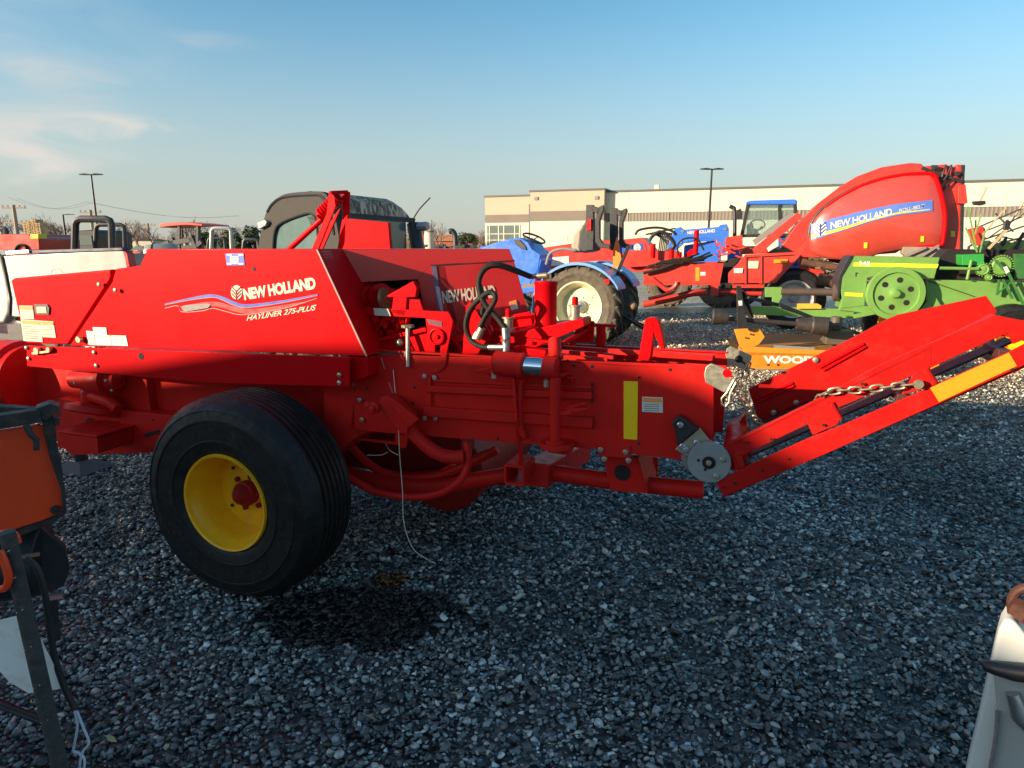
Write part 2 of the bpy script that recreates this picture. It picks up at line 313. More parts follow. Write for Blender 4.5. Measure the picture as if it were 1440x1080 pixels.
# ------------------------------------------------------------------ ground and gravel
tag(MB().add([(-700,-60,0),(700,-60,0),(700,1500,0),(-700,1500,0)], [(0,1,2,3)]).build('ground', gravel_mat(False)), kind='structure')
def gravel():
    tpl = []
    for k in range(26):
        bm = bmesh.new(); n = 13 if k < 16 else 8
        for i in range(n):
            a = random.uniform(0, 2*math.pi); z = random.uniform(-1, 1); r = math.sqrt(1-z*z)
            s = random.uniform(.8, 1.1); bm.verts.new((r*math.cos(a)*s, r*math.sin(a)*s*.86, z*s*.64))
        g = bmesh.ops.convex_hull(bm, input=bm.verts)
        bmesh.ops.delete(bm, geom=[v for v in g['geom_interior'] if isinstance(v, bmesh.types.BMVert)], context='VERTS')
        bmesh.ops.triangulate(bm, faces=bm.faces); bm.verts.index_update(); bm.verts.ensure_lookup_table()
        tpl.append((np.array([v.co[:] for v in bm.verts]), np.array([[v.index for v in f.verts] for f in bm.faces]))); bm.free()
    VV = []; FF = []; off = 0
    zones = [(1.05, 2.6, 4200, .95, range(16), 6), (2.6, 5.0, 2900, 1.08, range(16), 6), (5.0, 9.0, 1000, 1.5, range(16, 26), 5), (9.0, 17.0, 240, 2.0, range(16, 26), 4)]
    for y0, y1, dens, sz, ks, _ in zones:
        xl = lambda y: .88*y+1.3
        area = (y1-y0)*(xl(y0)+xl(y1)); n = int(area*dens)
        y = np.sqrt(rng.uniform(y0*y0, y1*y1, n)); x = rng.uniform(-1, 1, n)*xl(y)
        s = .0085*sz*np.exp(rng.normal(0, .33, n)); s = np.clip(s, .004, .019*sz)
        which = rng.integers(0, len(ks), n)
        for j, k in enumerate(ks):
            idx = np.where(which == j)[0]
            if not len(idx): continue
            tv, tf = tpl[k]; m = len(idx)
            a = rng.uniform(0, 6.283, m); tx = rng.normal(0, .24, m); ty = rng.normal(0, .24, m)
            el = rng.uniform(.8, 1.45, m)
            P = tv[None]*np.stack([s[idx]*el*1.25, s[idx]*1.15, s[idx]*rng.uniform(.8, 1.3, m)], 1)[:, None]
            c, sn = np.cos(tx)[:, None], np.sin(tx)[:, None]
            P = np.stack([P[..., 0], P[..., 1]*c-P[..., 2]*sn, P[..., 1]*sn+P[..., 2]*c], -1)
            c, sn = np.cos(ty)[:, None], np.sin(ty)[:, None]
            P = np.stack([P[..., 0]*c+P[..., 2]*sn, P[..., 1], -P[..., 0]*sn+P[..., 2]*c], -1)
            c, sn = np.cos(a)[:, None], np.sin(a)[:, None]
            P = np.stack([P[..., 0]*c-P[..., 1]*sn, P[..., 0]*sn+P[..., 1]*c, P[..., 2]], -1)
            P[..., 0] += x[idx][:, None]; P[..., 1] += y[idx][:, None]; P[..., 2] += (s[idx]*rng.uniform(.0, 1.3, m)+.007*np.sin(x[idx]*9+np.sin(y[idx]*7)*2)*np.sin(y[idx]*8.3))[:, None]
            VV.append(P.reshape(-1, 3)); FF.append((tf[None]+(np.arange(m)*len(tv))[:, None, None]).reshape(-1, 3)+off); off += m*len(tv)
    V = np.concatenate(VV).astype(np.float32); F = np.concatenate(FF).astype(np.int32)
    me = bpy.data.meshes.new('gravel'); me.vertices.add(len(V)); me.vertices.foreach_set('co', V.ravel())
    me.loops.add(F.size); me.loops.foreach_set('vertex_index', F.ravel()); me.polygons.add(len(F))
    me.polygons.foreach_set('loop_start', np.arange(0, F.size, 3, dtype=np.int32)); me.polygons.foreach_set('loop_total', np.full(len(F), 3, dtype=np.int32))
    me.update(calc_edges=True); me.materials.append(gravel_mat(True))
    o = bpy.data.objects.new('gravel', me); COL.objects.link(o); tag(o, 'loose dark slate gravel covering the yard', 'gravel', kind='stuff')
    print('gravel tris', len(F))
gravel()

# ------------------------------------------------------------------ shared parts
def wheel(parent, c, Rr, Wd, rimr, tm, rm, hm, lugs=0, ribs=0, dirn=-1, hole=True, wname='wheel', dish=.5):
    """wheel with its outer face towards dirn*y"""
    c = Vector(c); ax = Vector((0, -dirn, 0)); W2 = Wd
    prof = [(rimr*1.0, .025), (rimr*1.06, .012), (rimr*1.16, .004)]
    prof += [(rimr*1.30, -.002), (rimr*1.315, -.007), (rimr*1.34, -.007), (rimr*1.355, -.003), (Rr*.78, -.006), (Rr*.785, -.010), (Rr*.80, -.010), (Rr*.805, -.006), (Rr*.885, .004), (Rr*.889, .001), (Rr*.90, .003), (Rr*.945, .03), (Rr*.975, .055)]
    if ribs:
        y0 = .062; y1 = W2-.062; g = (y1-y0)/ribs
        for i in range(ribs):
            a = y0+i*g; crown = Rr*(1-.012*abs((i+.5)/ribs*2-1)**2)
            prof += [(crown, a+.004), (crown, a+g-.014), (crown-.016, a+g-.011), (crown-.016, a+g-.001)]
    else: prof += [(Rr*.985, W2*.3), (Rr*.985, W2*.7)]
    prof += [(Rr*.975, W2-.055), (Rr*.945, W2-.03), (Rr*.885, W2-.004), (Rr*.80, W2+.006), (rimr*1.16, W2-.004), (rimr, W2-.02)]
    t = MB().lathe(prof, c, ax, 96, close=True)
    if lugs:
        for side in (0, 1):
            for i in range(lugs):
                a0 = 2*math.pi*(i+.5*side)/lugs; pts = []
                for j in range(5):
                    f = j/4; yy = (W2*.52 if side == 0 else W2*.48)*(1-f)+(W2*.02 if side == 0 else W2*.98)*f
                    a = a0+f*.95*math.pi*2/lugs*1.15; rr = Rr*(.99-.055*f**3)
                    pts.append(c+Vector((math.cos(a)*rr, -dirn*yy, math.sin(a)*rr)))
                for j in range(4):
                    up = (pts[j]-c); up.y = 0
                    t.bar(pts[j], pts[j+1], .045*Rr/.68, .075*Rr/.68, up=up.normalized())
    t.build('tyre', tm, parent)
    rp = [(rimr*1.05, .012), (rimr*1.03, .0), (rimr*.985, .004), (rimr*.96, .03), (rimr*.90, .05), (rimr*.86, W2*dish*.55), (rimr*.78, W2*dish), (rimr*.30, W2*dish-.01), (.01, W2*dish-.01)]
    rim = MB().lathe(rp, c, ax, 64, caps=False)
    rim = rim.build('rim', rm, parent)
    h = MB().lathe([(rimr*.27, W2*dish-.0), (rimr*.27, W2*dish-.05), (rimr*.22, W2*dish-.055), (rimr*.17, W2*dish-.085), (rimr*.08, W2*dish-.10), (.001, W2*dish-.10)], c, ax, 28)
    for i in range(6):
        a = i*math.pi/3+.25; q = c+Vector((math.cos(a)*rimr*.37, 0, math.sin(a)*rimr*.37))+ax*(W2*dish-.012)
        h.lathe([(.013, 0), (.013, -.014), (.008, -.018)], q, ax, 8)
    h.build('hub', hm, rim)
    if hole:
        hb = MB()
        for i in range(4):
            a = i*math.pi/2+.65; q = c+Vector((math.cos(a)*rimr*.62, 0, math.sin(a)*rimr*.62))+ax*(W2*dish-.0105)
            hb.lathe([(.009, 0), (.009, -.003)], q, ax, 10)
        hb.build('bolt_hole', BLACKIN, rim)
def link(mb, a, b, nrm, w, r):
    a = Vector(a); b = Vector(b); d = (b-a); Ln = d.length; d.normalize(); s = Vector(nrm).cross(d).normalized()
    pts = []
    for k in range(13):
        t = 2*math.pi*k/12; ex = math.cos(t); pts.append((a+b)/2+d*((Ln/2-w/2)*(1 if ex > .01 else -1 if ex < -.01 else 0)+ex*w/2)+s*math.sin(t)*w/2)
    mb.tube(pts, r, 6)
def chain(mb, pts, ll=.045, w=.028, r=.0042):
    P = spline(pts, 10); cur = [P[0]]; acc = 0
    for i in range(1, len(P)):
        seg = (P[i]-P[i-1]).length; acc += seg
        if acc >= ll*.72: cur.append(P[i]); acc = 0
    for i in range(len(cur)-1):
        d = (cur[i+1]-cur[i]).normalized(); m = (cur[i]+cur[i+1])/2
        n = Vector((0, 1, .2)) if i % 2 else Vector((0, .25, 1))
        link(mb, m-d*ll/2, m+d*ll/2, n, w, r)
def bolts(mb, pts, r=.011, h=.01):
    for p in pts: mb.lathe([(r, 0), (r, -h*.8), (r*.7, -h)], p, (0, 1, 0), 8)
def leaf_logo(F, cx, cy, rx, ry, v, parent, mdisc, mvein, pl=None):
    get = (lambda a, b: F.P(a, b, v)) if pl is None else (lambda a, b: F.plane(a, b, *pl))
    d = MB().prism([get(cx+rx*math.cos(t*math.pi/10), cy+ry*math.sin(t*math.pi/10)) for t in range(20)], (0, .003, 0)); o = d.build('emblem', mdisc, parent)
    g = MB(); off = Vector((0, -.002, 0)); W_ = (get(cx+rx, cy)-get(cx, cy)).length
    g.bar(get(cx, cy+ry)+off, get(cx, cy-ry*.3)+off, W_*.12, .002)
    for s in (-1, 1):
        for k in (-.45, .05, .5): g.bar(get(cx, cy+ry*(k+.35))+off, get(cx+s*rx*.8, cy+ry*(k-.35))+off, W_*.10, .002)
    g.build('emblem_vein', mvein, o)
# ------------------------------------------------------------------ the hay baler in front
def main_baler():
    F = Frame(-1.33, 2.92); P = F.P
    T = F.root('hay_baler', 'glossy red square baler in the foreground with a yellow-rimmed wheel and raised bale chute', 'baler')
    # --- hoods and shields
    g = MB().prism([P(x, y, .30) for x, y in ((163,378),(200,373),(205,371),(205,351),(209,350),(445,350),(515,501),(98,486),(158,396),(160,388))], .34)
    g.prism([P(x, y, .64) for x, y in ((205,355),(209,351),(480,351),(500,470),(100,470),(190,390))], .5)
    side = g.build('side_panel', RED, T, .004)
    g = MB().prism([P(x, y, .30) for x, y in ((15,394),(20,391),(155,379),(156,388),(154,394),(95,484.5),(37,483),(28,450))], .9)
    front = g.build('front_panel', RED, T, .008)
    g = MB().prism([P(x, y, .285) for x, y in ((37,486),(98,488),(491,502.5),(491,544),(282,538),(38,515))], .012)
    g.prism([P(x, y, .33) for x, y in ((488,501),(517,503),(518,529),(488,541))], .12)
    lower = g.build('lower_shield', RED, T, .002)
    bolts(b := MB(), [P(x, y, .284) for x, y in ((38,489),(133,495.5),(136,514),(41,504),(478,527),(478,538),(140,400+0),(163,408))]); b.build('bolt', ZINC, lower)
    hb = MB().lathe([(.018, 0), (.018, .002)], P(198,501,.283), (0,1,0), 14); hb.lathe([(.012, 0), (.012, .002)], P(357,378,.298), (0,1,0), 4); hb.build('hole', BLACKIN, lower)
    sp = MB()
    for k in range(18):                                                   # louvre slots in the rear-facing edge
        for j in range(9):
            y = 354+k*4.05; u = .37+(y-350)/150*.19
            p = P(445, 350, .30); z = P(400, y, .30).z
            sp.box(p.x+(1.64-z)*.40+.0, p.x+(1.64-z)*.40+.0035, .325+j*.0085, .330+j*.0085, z-.0035, z+.0035)
    sp.build('louvre', DPINK, side)
    g = MB().prism([P(x, y, .297) for x, y in ((445,351),(447,351),(517,501),(514.5,501))], -.003); g.build('edge_trim', DPINK, side)
    # --- decals on the hood
    d = MB()
    def strip(top, bot, v, mb):
        for i in range(len(top)-1): mb.prism([P(*top[i], v), P(*top[i+1], v), P(*bot[i+1], v), P(*bot[i], v)], -.0015)
    def curve(pts, k=5): return [(q.x, q.y) for q in spline([(a, b, 0) for a, b in pts], k)]
    tp = curve([(232,427),(262,420),(290,414.5),(303,414.5),(316,418),(332,425),(350,428),(400,422),(447,413.5)])
    bt = curve([(232,428.5),(262,422.5),(290,418.5),(303,418),(314,422),(330,429),(350,432),(400,425),(447,415)])
    strip(tp, bt, .2985, d); d.build('blue_swoosh', DBLUE, side)
    d = MB(); strip(bt, [(a, b+.8) for i, (a, b) in enumerate(bt)], .2985, d)
    t2 = curve([(232,433),(250,429.5),(256,438),(285,436.5),(300,433),(320,438),(345,442),(400,433),(446,419)]); b2 = [(a, b+1) for a, b in t2]; strip(t2, b2, .2985, d)
    d.build('silver_line', DPINK, side)
    d = MB(); tp2 = curve([(253,430.5),(300,424),(330,431),(360,434),(430,424)]); bt2 = curve([(258,438.5),(300,430.5),(330,438),(360,441),(430,426)]); strip(tp2, bt2, .2988, d); d.build('dark_red_swoosh', DRED, side)
    d = MB().prism([P(x, y, .297) for x, y in ((256,431),(262,429),(292,427),(297,428.5),(293,433),(262,438),(259,437))], -.003); d.build('grey_vent_decal', DGREY, side)
    a = P(344,421,.30); b = P(445,405,.30); c = P(341.5,406,.30)
    text_mesh('lettering', 'NEW HOLLAND', a, b-a, c-a, CREAM, side, bold=.05, spacing=.96)
    a = P(347,451,.30); b = P(443,436,.30); c = P(349.5,443.5,.30)
    text_mesh('lettering', 'HAYLINER 275-PLUS', a, b-a, c-a, CREAM, side, bold=.015, spacing=.95, shear=.0)
    leaf_logo(F, 332.5, 411, 8, 10, .297, side, CREAM, DRED)
    d = MB().prism([P(x, y, .297) for x, y in ((316.5,356.5),(342,356),(344.5,373),(319,373.5))], .002).build('sticker', DBLUE, side)
    e = MB()
    for y in (358.5, 371): 
        for x in (318.5, 335): e.prism([P(q, w, .2955) for q, w in ((x,y-1.2),(x+7,y-1.2),(x+7.5,y+1),(x+.5,y+1))], .001)
    for k, y in enumerate((360.5,362.7,365,367.3,369.4)): e.prism([P(q, w, .2955) for q, w in ((323+k%2,y),(336-k%2,y),(336,y+1.2),(323,y+1.2))], .001)
    e.build('sticker_print', WHITE, d)
    def label(name, quad, head, par, lines=4, v=.2965, hm=DORANGE):
        o = MB().prism([P(x, y, v) for x, y in quad], .002).build(name, CREAM if hm else WHITE, par)
        (x0,y0),(x1,y1),(x2,y2),(x3,y3) = quad
        L_ = lambda s, t: (x0+(x1-x0)*s+((x3-x0)*(1-s)+(x2-x1)*s)*t, y0+(y1-y0)*s+((y3-y0)*(1-s)+(y2-y1)*s)*t)
        if hm and head: MB().prism([P(*L_(s, t), v-.0015) for s, t in ((.04,.04),(.96,.04),(.96,head),(.04,head))], .001).build('warning_header', hm, o)
        k = MB()
        for i in range(lines):
            t = head+.1+(0.85-head)*i/lines; s1 = .9-.25*random.random()
            k.prism([P(*L_(s, q), v-.0015) for s, q in ((.1,t),(s1,t),(s1,t+.035),(.1,t+.035))], .001)
        if lines: k.build('fine_print', DGREY, o)
        return o
    label('warning_label', ((27,429.5),(46,430),(48,449),(29,448.5)), .3, front, 3)
    label('warning_label', ((29,449),(57,451),(60,481),(33,479.5)), .2, front, 6)
    label('warning_label', ((57,451),(75,452),(78.5,475),(60,474)), .25, front, 4)
    label('instruction_label', ((130,460),(149,460.5),(150.5,471.5),(132,471)), 0, side, 2, hm=None)
    label('instruction_label', ((121,465),(132,466),(134,485.5),(124,484.5)), 0, side, 2, hm=None)
    label('instruction_label', ((133.5,471),(155,471.5),(157,486),(134.5,485.5)), 0, side, 1, v=.2955, hm=None)
    label('instruction_label', ((156,471.5),(177,472),(180,486.5),(157.5,486)), 0, side, 3, hm=None)
    d = MB().prism([P(x, y, .298) for x, y in ((25,390.5),(34,389.5),(42,484),(32,484))], .0015)
    h = MB().prism([P(x, y, .292) for x, y in ((48,428),(66,428),(69,433),(68,442.5),(51,442),(48.5,437))], .02).build('recessed_handle', GREYP, front)
    MB().prism([P(x, y, .289) for x, y in ((51,431.5),(64,431.5),(65.5,440),(52,440))], .01).build('latch', BRASS, h)
    g = MB(); g.bar(P(46,497,.27), P(70,494,.27), .012); g.lathe([(.02,0),(.02,-.02)], P(55,493,.28), (0,1,0), 10); g.lathe([(.014,0),(.014,-.02)], P(72,491,.28), (0,1,0), 10); g.lathe([(.017,0),(.017,-.02)], P(114,477,.29), (0,1,0), 10); g.build('zinc_latch', BRASS, lower)
    # --- round flywheel shroud at the very left
    g = MB(); cc = P(30, 532, .55)
    g.lathe([(.19,-.22),(.235,-.20),(.24,.05),(.215,.07),(.215,.12),(.05,.12)], cc, (1,0,0), 40); g.build('flywheel_shroud', RED2, T, .004)
    MB().lathe([(.10,-.24),(.12,-.34),(.07,-.42)], cc, (1,0,0), 20).build('driveline_guard', BLKP, T)
    # --- frame behind the wheel
    g = MB().prism([P(x, y, .55) for x, y in ((38,505),(300,530),(520,535),(520,608),(470,640),(300,634),(100,640),(60,600),(45,560))], .75)
    g.prism([P(x, y, .50) for x, y in ((155,527),(205,528),(212,579),(158,572))], .05)
    g.prism([P(x, y, .45) for x, y in ((170,577),(252,585),(330,590),(330,638),(170,628),(168,610))], .1)
    g.prism([P(x, y, .47) for x, y in ((82,560),(170,577),(170,610),(82,612))], .08)
    g.prism([P(x, y, .42) for x, y in ((455,540),(498,545),(500,616),(470,640),(455,640))], .2)
    fr = g.build('frame', RED2, T, .003)
    g = MB().prism([P(x, y, .445) for x, y in ((203,610),(221,604.5),(224,606),(223,609),(205,615),(203,613.5))], .01)
    g.lathe([(.045,0),(.045,.004)], P(128,598,.466), (0,1,0), 20); g.lathe([(.006,0),(.006,.004)], P(215,591,.446), (0,1,0), 8); g.build('hole', BLACKIN, fr)
    # gearbox castings catching the light
    g = MB(); g.lathe([(.03,-.16),(.05,-.15),(.058,-.05),(.075,.0),(.078,.07),(.092,.075),(.092,.10),(.06,.105),(.05,.16),(.0,.17)], P(134,534,.42), (1,.1,.03), 28)
    g.tube(spline([P(127,556,.42), P(140,560,.42), P(155,566,.42), P(166,575,.42)], 5), .035, 12)
    g.lathe([(.13,-.02),(.155,-.01),(.155,.02),(.10,.035)], P(134,578,.42), (.05,.35,1), 30)
    g.tube([P(127,545,.43), P(127,575,.43)], .05, 14); g.build('gearbox', RED2, T, 0)
    g = MB(); bolts(g, [P(x, y, .30) for x, y in ((106,538),(150,535),(117,551),(158,549))], .008); g.build('bolt', ZINC, T)
    # toolbox and parking jack
    tb = MB(); A = P(80,609,.22); B = P(137,616,.22); A2 = P(80,629,.22); B2 = P(138,638,.22)
    tb.prism([A, B, B2, A2], .27); bx = tb.build('toolbox', RED2, T, .004)
    up = Vector((0,0,.006)); MB().prism([A+up+Vector((-.01,-.012,0)), B+up+Vector((.012,-.012,0)), B+up+Vector((.012,.27,0)), A+up+Vector((-.01,.27,0))], (0,0,.012)).build('lid', RED2, bx, .003)
    jx, jv = -2.45, 1.15
    j = MB(); j.tube([(jx,jv,.03),(jx,jv,.9)], .045, 16); j.build('jack_leg', BLK, T)
    j = MB().add([(jx-.17,jv-.15,.012),(jx+.17,jv-.15,.012),(jx+.17,jv+.15,.012),(jx-.17,jv+.15,.012),(jx-.06,jv-.06,.08),(jx+.06,jv-.06,.08),(jx+.06,jv+.06,.08),(jx-.06,jv+.06,.08)],
        [(0,1,2,3),(4,5,6,7),(0,1,5,4),(1,2,6,5),(2,3,7,6),(3,0,4,7)]); j.build('jack_foot', mat('dull_jack_steel', (.10,.085,.08), .6, var=.2), T, .003)
    # drawbar out to the left
    MB().bar((-1.5,.9,.62), (-4.2,1.25,.55), .13, .13).build('drawbar', RED2, T, .006)
    # --- near wheel
    wheel(T, (0,0,.488), .497, .363, .225, TYRE, YEL, HUBR, ribs=7)
    MB().cyl((0,.15,.497), (0,2.2,.497), .05).build('axle', RED2, T)
    wheel(T, (.1,2.35,.40), .40, .26, .19, TYRE, YEL, RED2, ribs=4)
    # --- knotter cover behind the hood: turned a little towards the rear
    ang = R(25); pt = P(480,350,.50); nrm = (-math.sin(ang), math.cos(ang), 0); K = lambda x, y, o=0: F.plane(x, y, (pt.x+nrm[0]*o, pt.y+nrm[1]*o, pt.z), nrm); nv = Vector(nrm)
    g = MB()
    for poly in (((479,350),(716,350),(723,367),(606,373),(587,393),(486,398)), ((587,393),(606,373),(626,374),(648,478),(603,478),(600,447)), ((606,373),(723,367),(752,470),(700,486),(646,478))):
        g.prism([K(*q) for q in poly], nv*.012)
    g.prism([K(716,350), K(723,367), K(752,470), K(752,470)+nv*.5, K(723,367)+nv*.5, K(716,350)+nv*.5], (-.01,0,0))
    g.prism([K(479,350), K(716,350), K(716,350)+nv*.55, K(479,350)+nv*.55], (0,0,-.006))
    kc = g.build('knotter_cover', REDK, T, .002)
    g = MB(); g.prism([K(x, y, -.003) for x, y in ((606,372.5),(645,370),(660,370.6),(690,368),(724,365.5),(724,367.3),(606,374.2))], nv*.002); g.build('seam', BLACKIN, kc)
    g = MB().prism([K(x, y, -.004) for x, y in ((606.5,374),(613.5,374),(628,478),(622,478))], nv*.003); g.build('blue_grey_strip', mat('sky_reflection_slate', (.14,.10,.16), .4), kc)  # sky reflection on the bevel, painted as a blue-grey strip
    g = MB().prism([K(x, y, -.005) for x, y in ((612,402),(618,404),(624,440),(619,436))], nv*.002); g.build('emblem', mat('decal_lilac', (.45,.38,.48), .4), kc)
    a = K(623,426,-.002); b = K(697,417.5,-.002); c = K(621,409,-.002)
    text_mesh('lettering', 'NEW HOLLAND', a, b-a, c-a, CREAM, kc, bold=.035, spacing=.92)
    o = MB().prism([K(x, y, -.004) for x, y in ((716,425),(726,422),(729,434),(719,436.5))], nv*.003).build('warning_label', WHITE, kc)
    MB().prism([K(x, y, -.006) for x, y in ((716.4,425.2),(725.8,422.5),(726.8,427),(717.3,429.6))], nv*.002).build('warning_header', DORANGE, o)
    # dark inside, behind the opening
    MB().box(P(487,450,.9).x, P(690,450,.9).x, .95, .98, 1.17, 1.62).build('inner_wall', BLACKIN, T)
    # --- knotter mechanism
    g = MB().prism([P(x, y, .46) for x, y in ((540,418),(581,395),(586,405),(584,418))], .03)
    g.prism([P(x, y, .45) for x, y in ((553,418),(572,418),(572,421),(570,445),(550,440))], .04)
    g.prism([P(x, y, .46) for x, y in ((575,421),(590,421),(598,446),(575,440))], .02)
    g.prism([P(x, y, .45) for x, y in ((503,432),(602,437),(602,447.5),(568,446),(506,442.5))], .02)
    g.prism([P(x, y, .47) for x, y in ((514,477),(533,476),(534,495),(518,496))], .02)
    g.prism([P(x, y, .47) for x, y in ((532,480),(560,470),(610,459),(612,496),(532,496))], .02)
    g.prism([P(x, y, .44) for x, y in ((600,437),(630,438.5),(632,441),(637,452),(628,499),(618,499),(620,478),(601,470),(598,449))], .012)
    g.bar(P(533,478,.46), P(600,463,.46), .015, .02)
    kn = g.build('knotter_frame', RED, T, .003)
    MB().prism([P(x, y, .448) for x, y in ((525,433.2),(547,434.2),(549,444.6),(527,443.5))], .003).build('sticker', CREAM, kn)
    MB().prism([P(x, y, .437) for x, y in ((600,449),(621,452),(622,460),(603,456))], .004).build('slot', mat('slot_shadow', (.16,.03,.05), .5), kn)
    g = MB()
    for k, (x, y, r) in enumerate(((511,422,.045),(521,420,.06),(536,417,.062),(549,420,.05))):
        g.lathe([(r*.3,-.015),(r,-.012),(r,.012),(r*.3,.015)], P(x, y, .52+.01*k), (1,-.5,.15), 22)
    for k in range(12):
        a = k*.52; p = P(523,458,.56)+Vector((.03*math.cos(a), .01*math.sin(3*a), .035*math.sin(a))); g.bar(p, p+Vector((.03*math.cos(a+1), -.02, .03*math.sin(a+2))), .016, .02)
    for k in range(150):
        p = P(random.uniform(518,574), random.uniform(446,478), random.uniform(.475,.58)); q = p+Vector((random.uniform(-.04,.04), random.uniform(-.03,.03), random.uniform(-.03,.03)))
        (g.bar(p, q, random.uniform(.008,.022), random.uniform(.008,.02)) if k % 3 else g.lathe([(.018,-.008),(.018,.008)], p, (random.uniform(-1,1),-1,random.uniform(-.6,.6)), 10))
    for k in range(16):
        p = P(random.uniform(585,604), random.uniform(462,476), .55); g.bar(p, p+Vector((random.uniform(-.03,.03), -.02, random.uniform(-.02,.03))), .012)
    g.lathe([(.038,0),(.038,-.010),(.032,-.012),(.030,-.006),(.010,-.006),(.010,-.016),(0,-.017)], P(615,473,.438), (0,1,0), 28)
    g.tube([P(637,456,.5), P(640,466,.5)], .018, 10)
    for k in range(5): g.bar(P(553,423+k*4,.59), P(560,424+k*4,.59), .006)
    g.build('knotter', RED, T, 0)
    MB().lathe([(.055,-.008),(.055,.008)], P(541,421,.50), (1,.05,.1), 26).build('twine_disc', mat('dull_bronze', (.22,.12,.06), .5, metal=.4), T)
    MB().ball(P(562,482,.45), .02).build('brass_knob', BRASS, T)
    g = MB(); g.cyl(P(573.5,459,.45), P(573.5,516,.40), .010); g.lathe([(.03,0),(.03,-.012)], P(573.5,457,.45), (0,0,1), 6); g.lathe([(.018,0),(.018,-.02)], P(573.5,494,.43), (0,0,1), 6); g.build('adjusting_bolt', ZINC, T)
    # --- bale chamber
    g = MB().prism([P(x, y, .42) for x, y in ((515,497.5),(1004,514),(1004,545),(1003,612),(965,648),(840,632),(518,607),(492,603),(500,540))], .012)
    x1 = P(1004,530,.42).x
    g.box(x1-1.6, x1+.03, .885, .90, .80, 1.175); g.box(x1-1.6, x1, .434, .885, .80, .812)
    g.box(x1-1.6, x1-.0, .42, .445, 1.168, 1.178)
    g.box(x1-1.6, x1+.03, .870, .90, 1.1755, 1.183)
    for y in (.55, .68, .79): g.bar((x1-1.0,y,1.176), (x1-(.02 if y > .7 else .45),y,1.165), .026, .026)
    ch = g.build('bale_chamber', RED2, T, .003)
    g = MB()
    for q in ((451.5+580,),): pass
    g.bar(P(597,546,.405), P(833,556,.405), .028, .03, up=(0,0,1)); g.bar(P(597,578,.405), P(834,594,.405), .028, .045, up=(0,0,1)); g.bar(P(610,535,.412), P(833,545,.412), .012, .012)
    g.prism([P(x, y, .405) for x, y in ((600,530),(606,530),(606,585),(600,585))], .014)
    g.build('side_rail', RED2, ch, .003)
    MB().bar(P(650,586.5,.398), P(833,597,.398), .004, .004).build('edge_wear', STEEL, ch)
    g = MB()
    for x, y in ((582,545),(580,567),(798,507.5),(807,514.5),(832.5,515.5),(942,520),(899,531),(700,617),(898,624),(516,546)): g.lathe([(.0065,0),(.0065,.003)], P(x, y, .4175), (0,1,0), 10)
    for y in (538,548,560,586,596): g.prism([P(x, w, .401) for x, w in ((831,y),(834,y),(834,y+7),(831,y+7))], .003)
    g.build('hole', BLACKIN, ch)
    MB().prism([P(x, y, .4165) for x, y in ((877,536),(897,536.5),(896,618.5),(877,617))], .003).build('yellow_reflector', REFY, ch)
    o = MB().prism([P(x, y, .4165) for x, y in ((903,558),(932,559),(932,580.5),(903,579))], .003).build('warning_label', WHITE, ch)
    MB().prism([P(x, y, .4150) for x, y in ((904.5,559.5),(930.5,560.3),(930.5,566),(904.5,565))], .002).build('warning_header', DORANGE, o)
    k = MB()
    for y in (568,571,574,577): k.prism([P(x, w, .4150) for x, w in ((906,y),(927,y+.6),(927,y+1.4),(906,y+.8))], .002)
    k.build('fine_print', DGREY, o)
    g = MB(); bolts(g, [P(x, y, .415) for x, y in ((845,632),(880,635.5),(850,645),(884,647),(598,529),(612,531),(598,588),(613,588),(507,562),(510,590))], .012, .012); g.build('bolt', ZINC, ch)
    # scraped marks, curved bracket plate and rods on the chamber
    g = MB().bar(P(536,503,.417), P(541,519,.417), .004, .003); g.bar(P(547,538,.417), P(554,557,.417), .006, .003); g.build('scrape', mat('bare_scrape', (.55,.22,.15), .6), ch)
    g = MB().prism([P(x, y, .41) for x, y in ((620,497),(628,497),(627,512),(622,520),(614,524),(604,524),(613,519),(618,512))], .01)
    g.tube([P(741,500,.38), P(740,520,.38), P(732,540,.38), P(731,565,.38), P(732,600,.39), P(738,615,.40)], .015, 8)
    g.bar(P(723,531,.36), P(727,590,.36), .026, .012); g.bar(P(727,590,.36), P(734,658,.50), .02, .012)
    g.build('lever', RED2, T, .002)
    # vertical pivot rod with flanges
    g = MB().cyl(P(781,531,.33), P(781,632,.33), .023, 20)
    g.lathe([(.075,.012),(.075,-.012)], P(783,625,.36), (0,0,1), 28); g.lathe([(.04,.02),(.035,-.03)], P(781,625,.33), (0,0,1), 20)
    g.prism([P(783,618,.42), P(805,622,.42), P(806,635,.42), P(783,632,.42)], -.06)
    g.bar(P(775,582,.33), P(805,580,.33), .012, .02); g.prism([P(x, y, .33) for x, y in ((797,572),(822,566),(825,568),(805,574),(826,574),(826,577),(805,581),(797,580))], .01)
    g.prism([P(763,524,.36), P(790,527,.36), P(805,522,.42), P(778,520,.42)], (0,0,-.012)); g.prism([P(790,527,.40), P(806,531,.40), P(806,540,.40), P(803,540,.40), P(802,533,.40), P(790,532,.40)], .03)
    g.prism([P(760,508,.36), P(782,510,.36), P(790,498,.44), P(770,497,.44)], (0,0,-.012))
    g.cyl(P(781,505,.38), P(780,478,.44), .028, 14)
    g.build('pivot_rod', RED2, T, .003)
    g = MB(); bolts(g, [P(769,530,.34)], .012, .012); g.lathe([(.013,0),(.013,-.03)], P(769,534,.35), (0,0,1), 6); g.lathe([(.016,0),(.016,-.015)], P(771,504,.37), (0,0,1), 6); g.lathe([(.012,0),(.012,-.03)], P(695,522,.34), (0,0,1), 6); g.build('nut', ZINC, T)
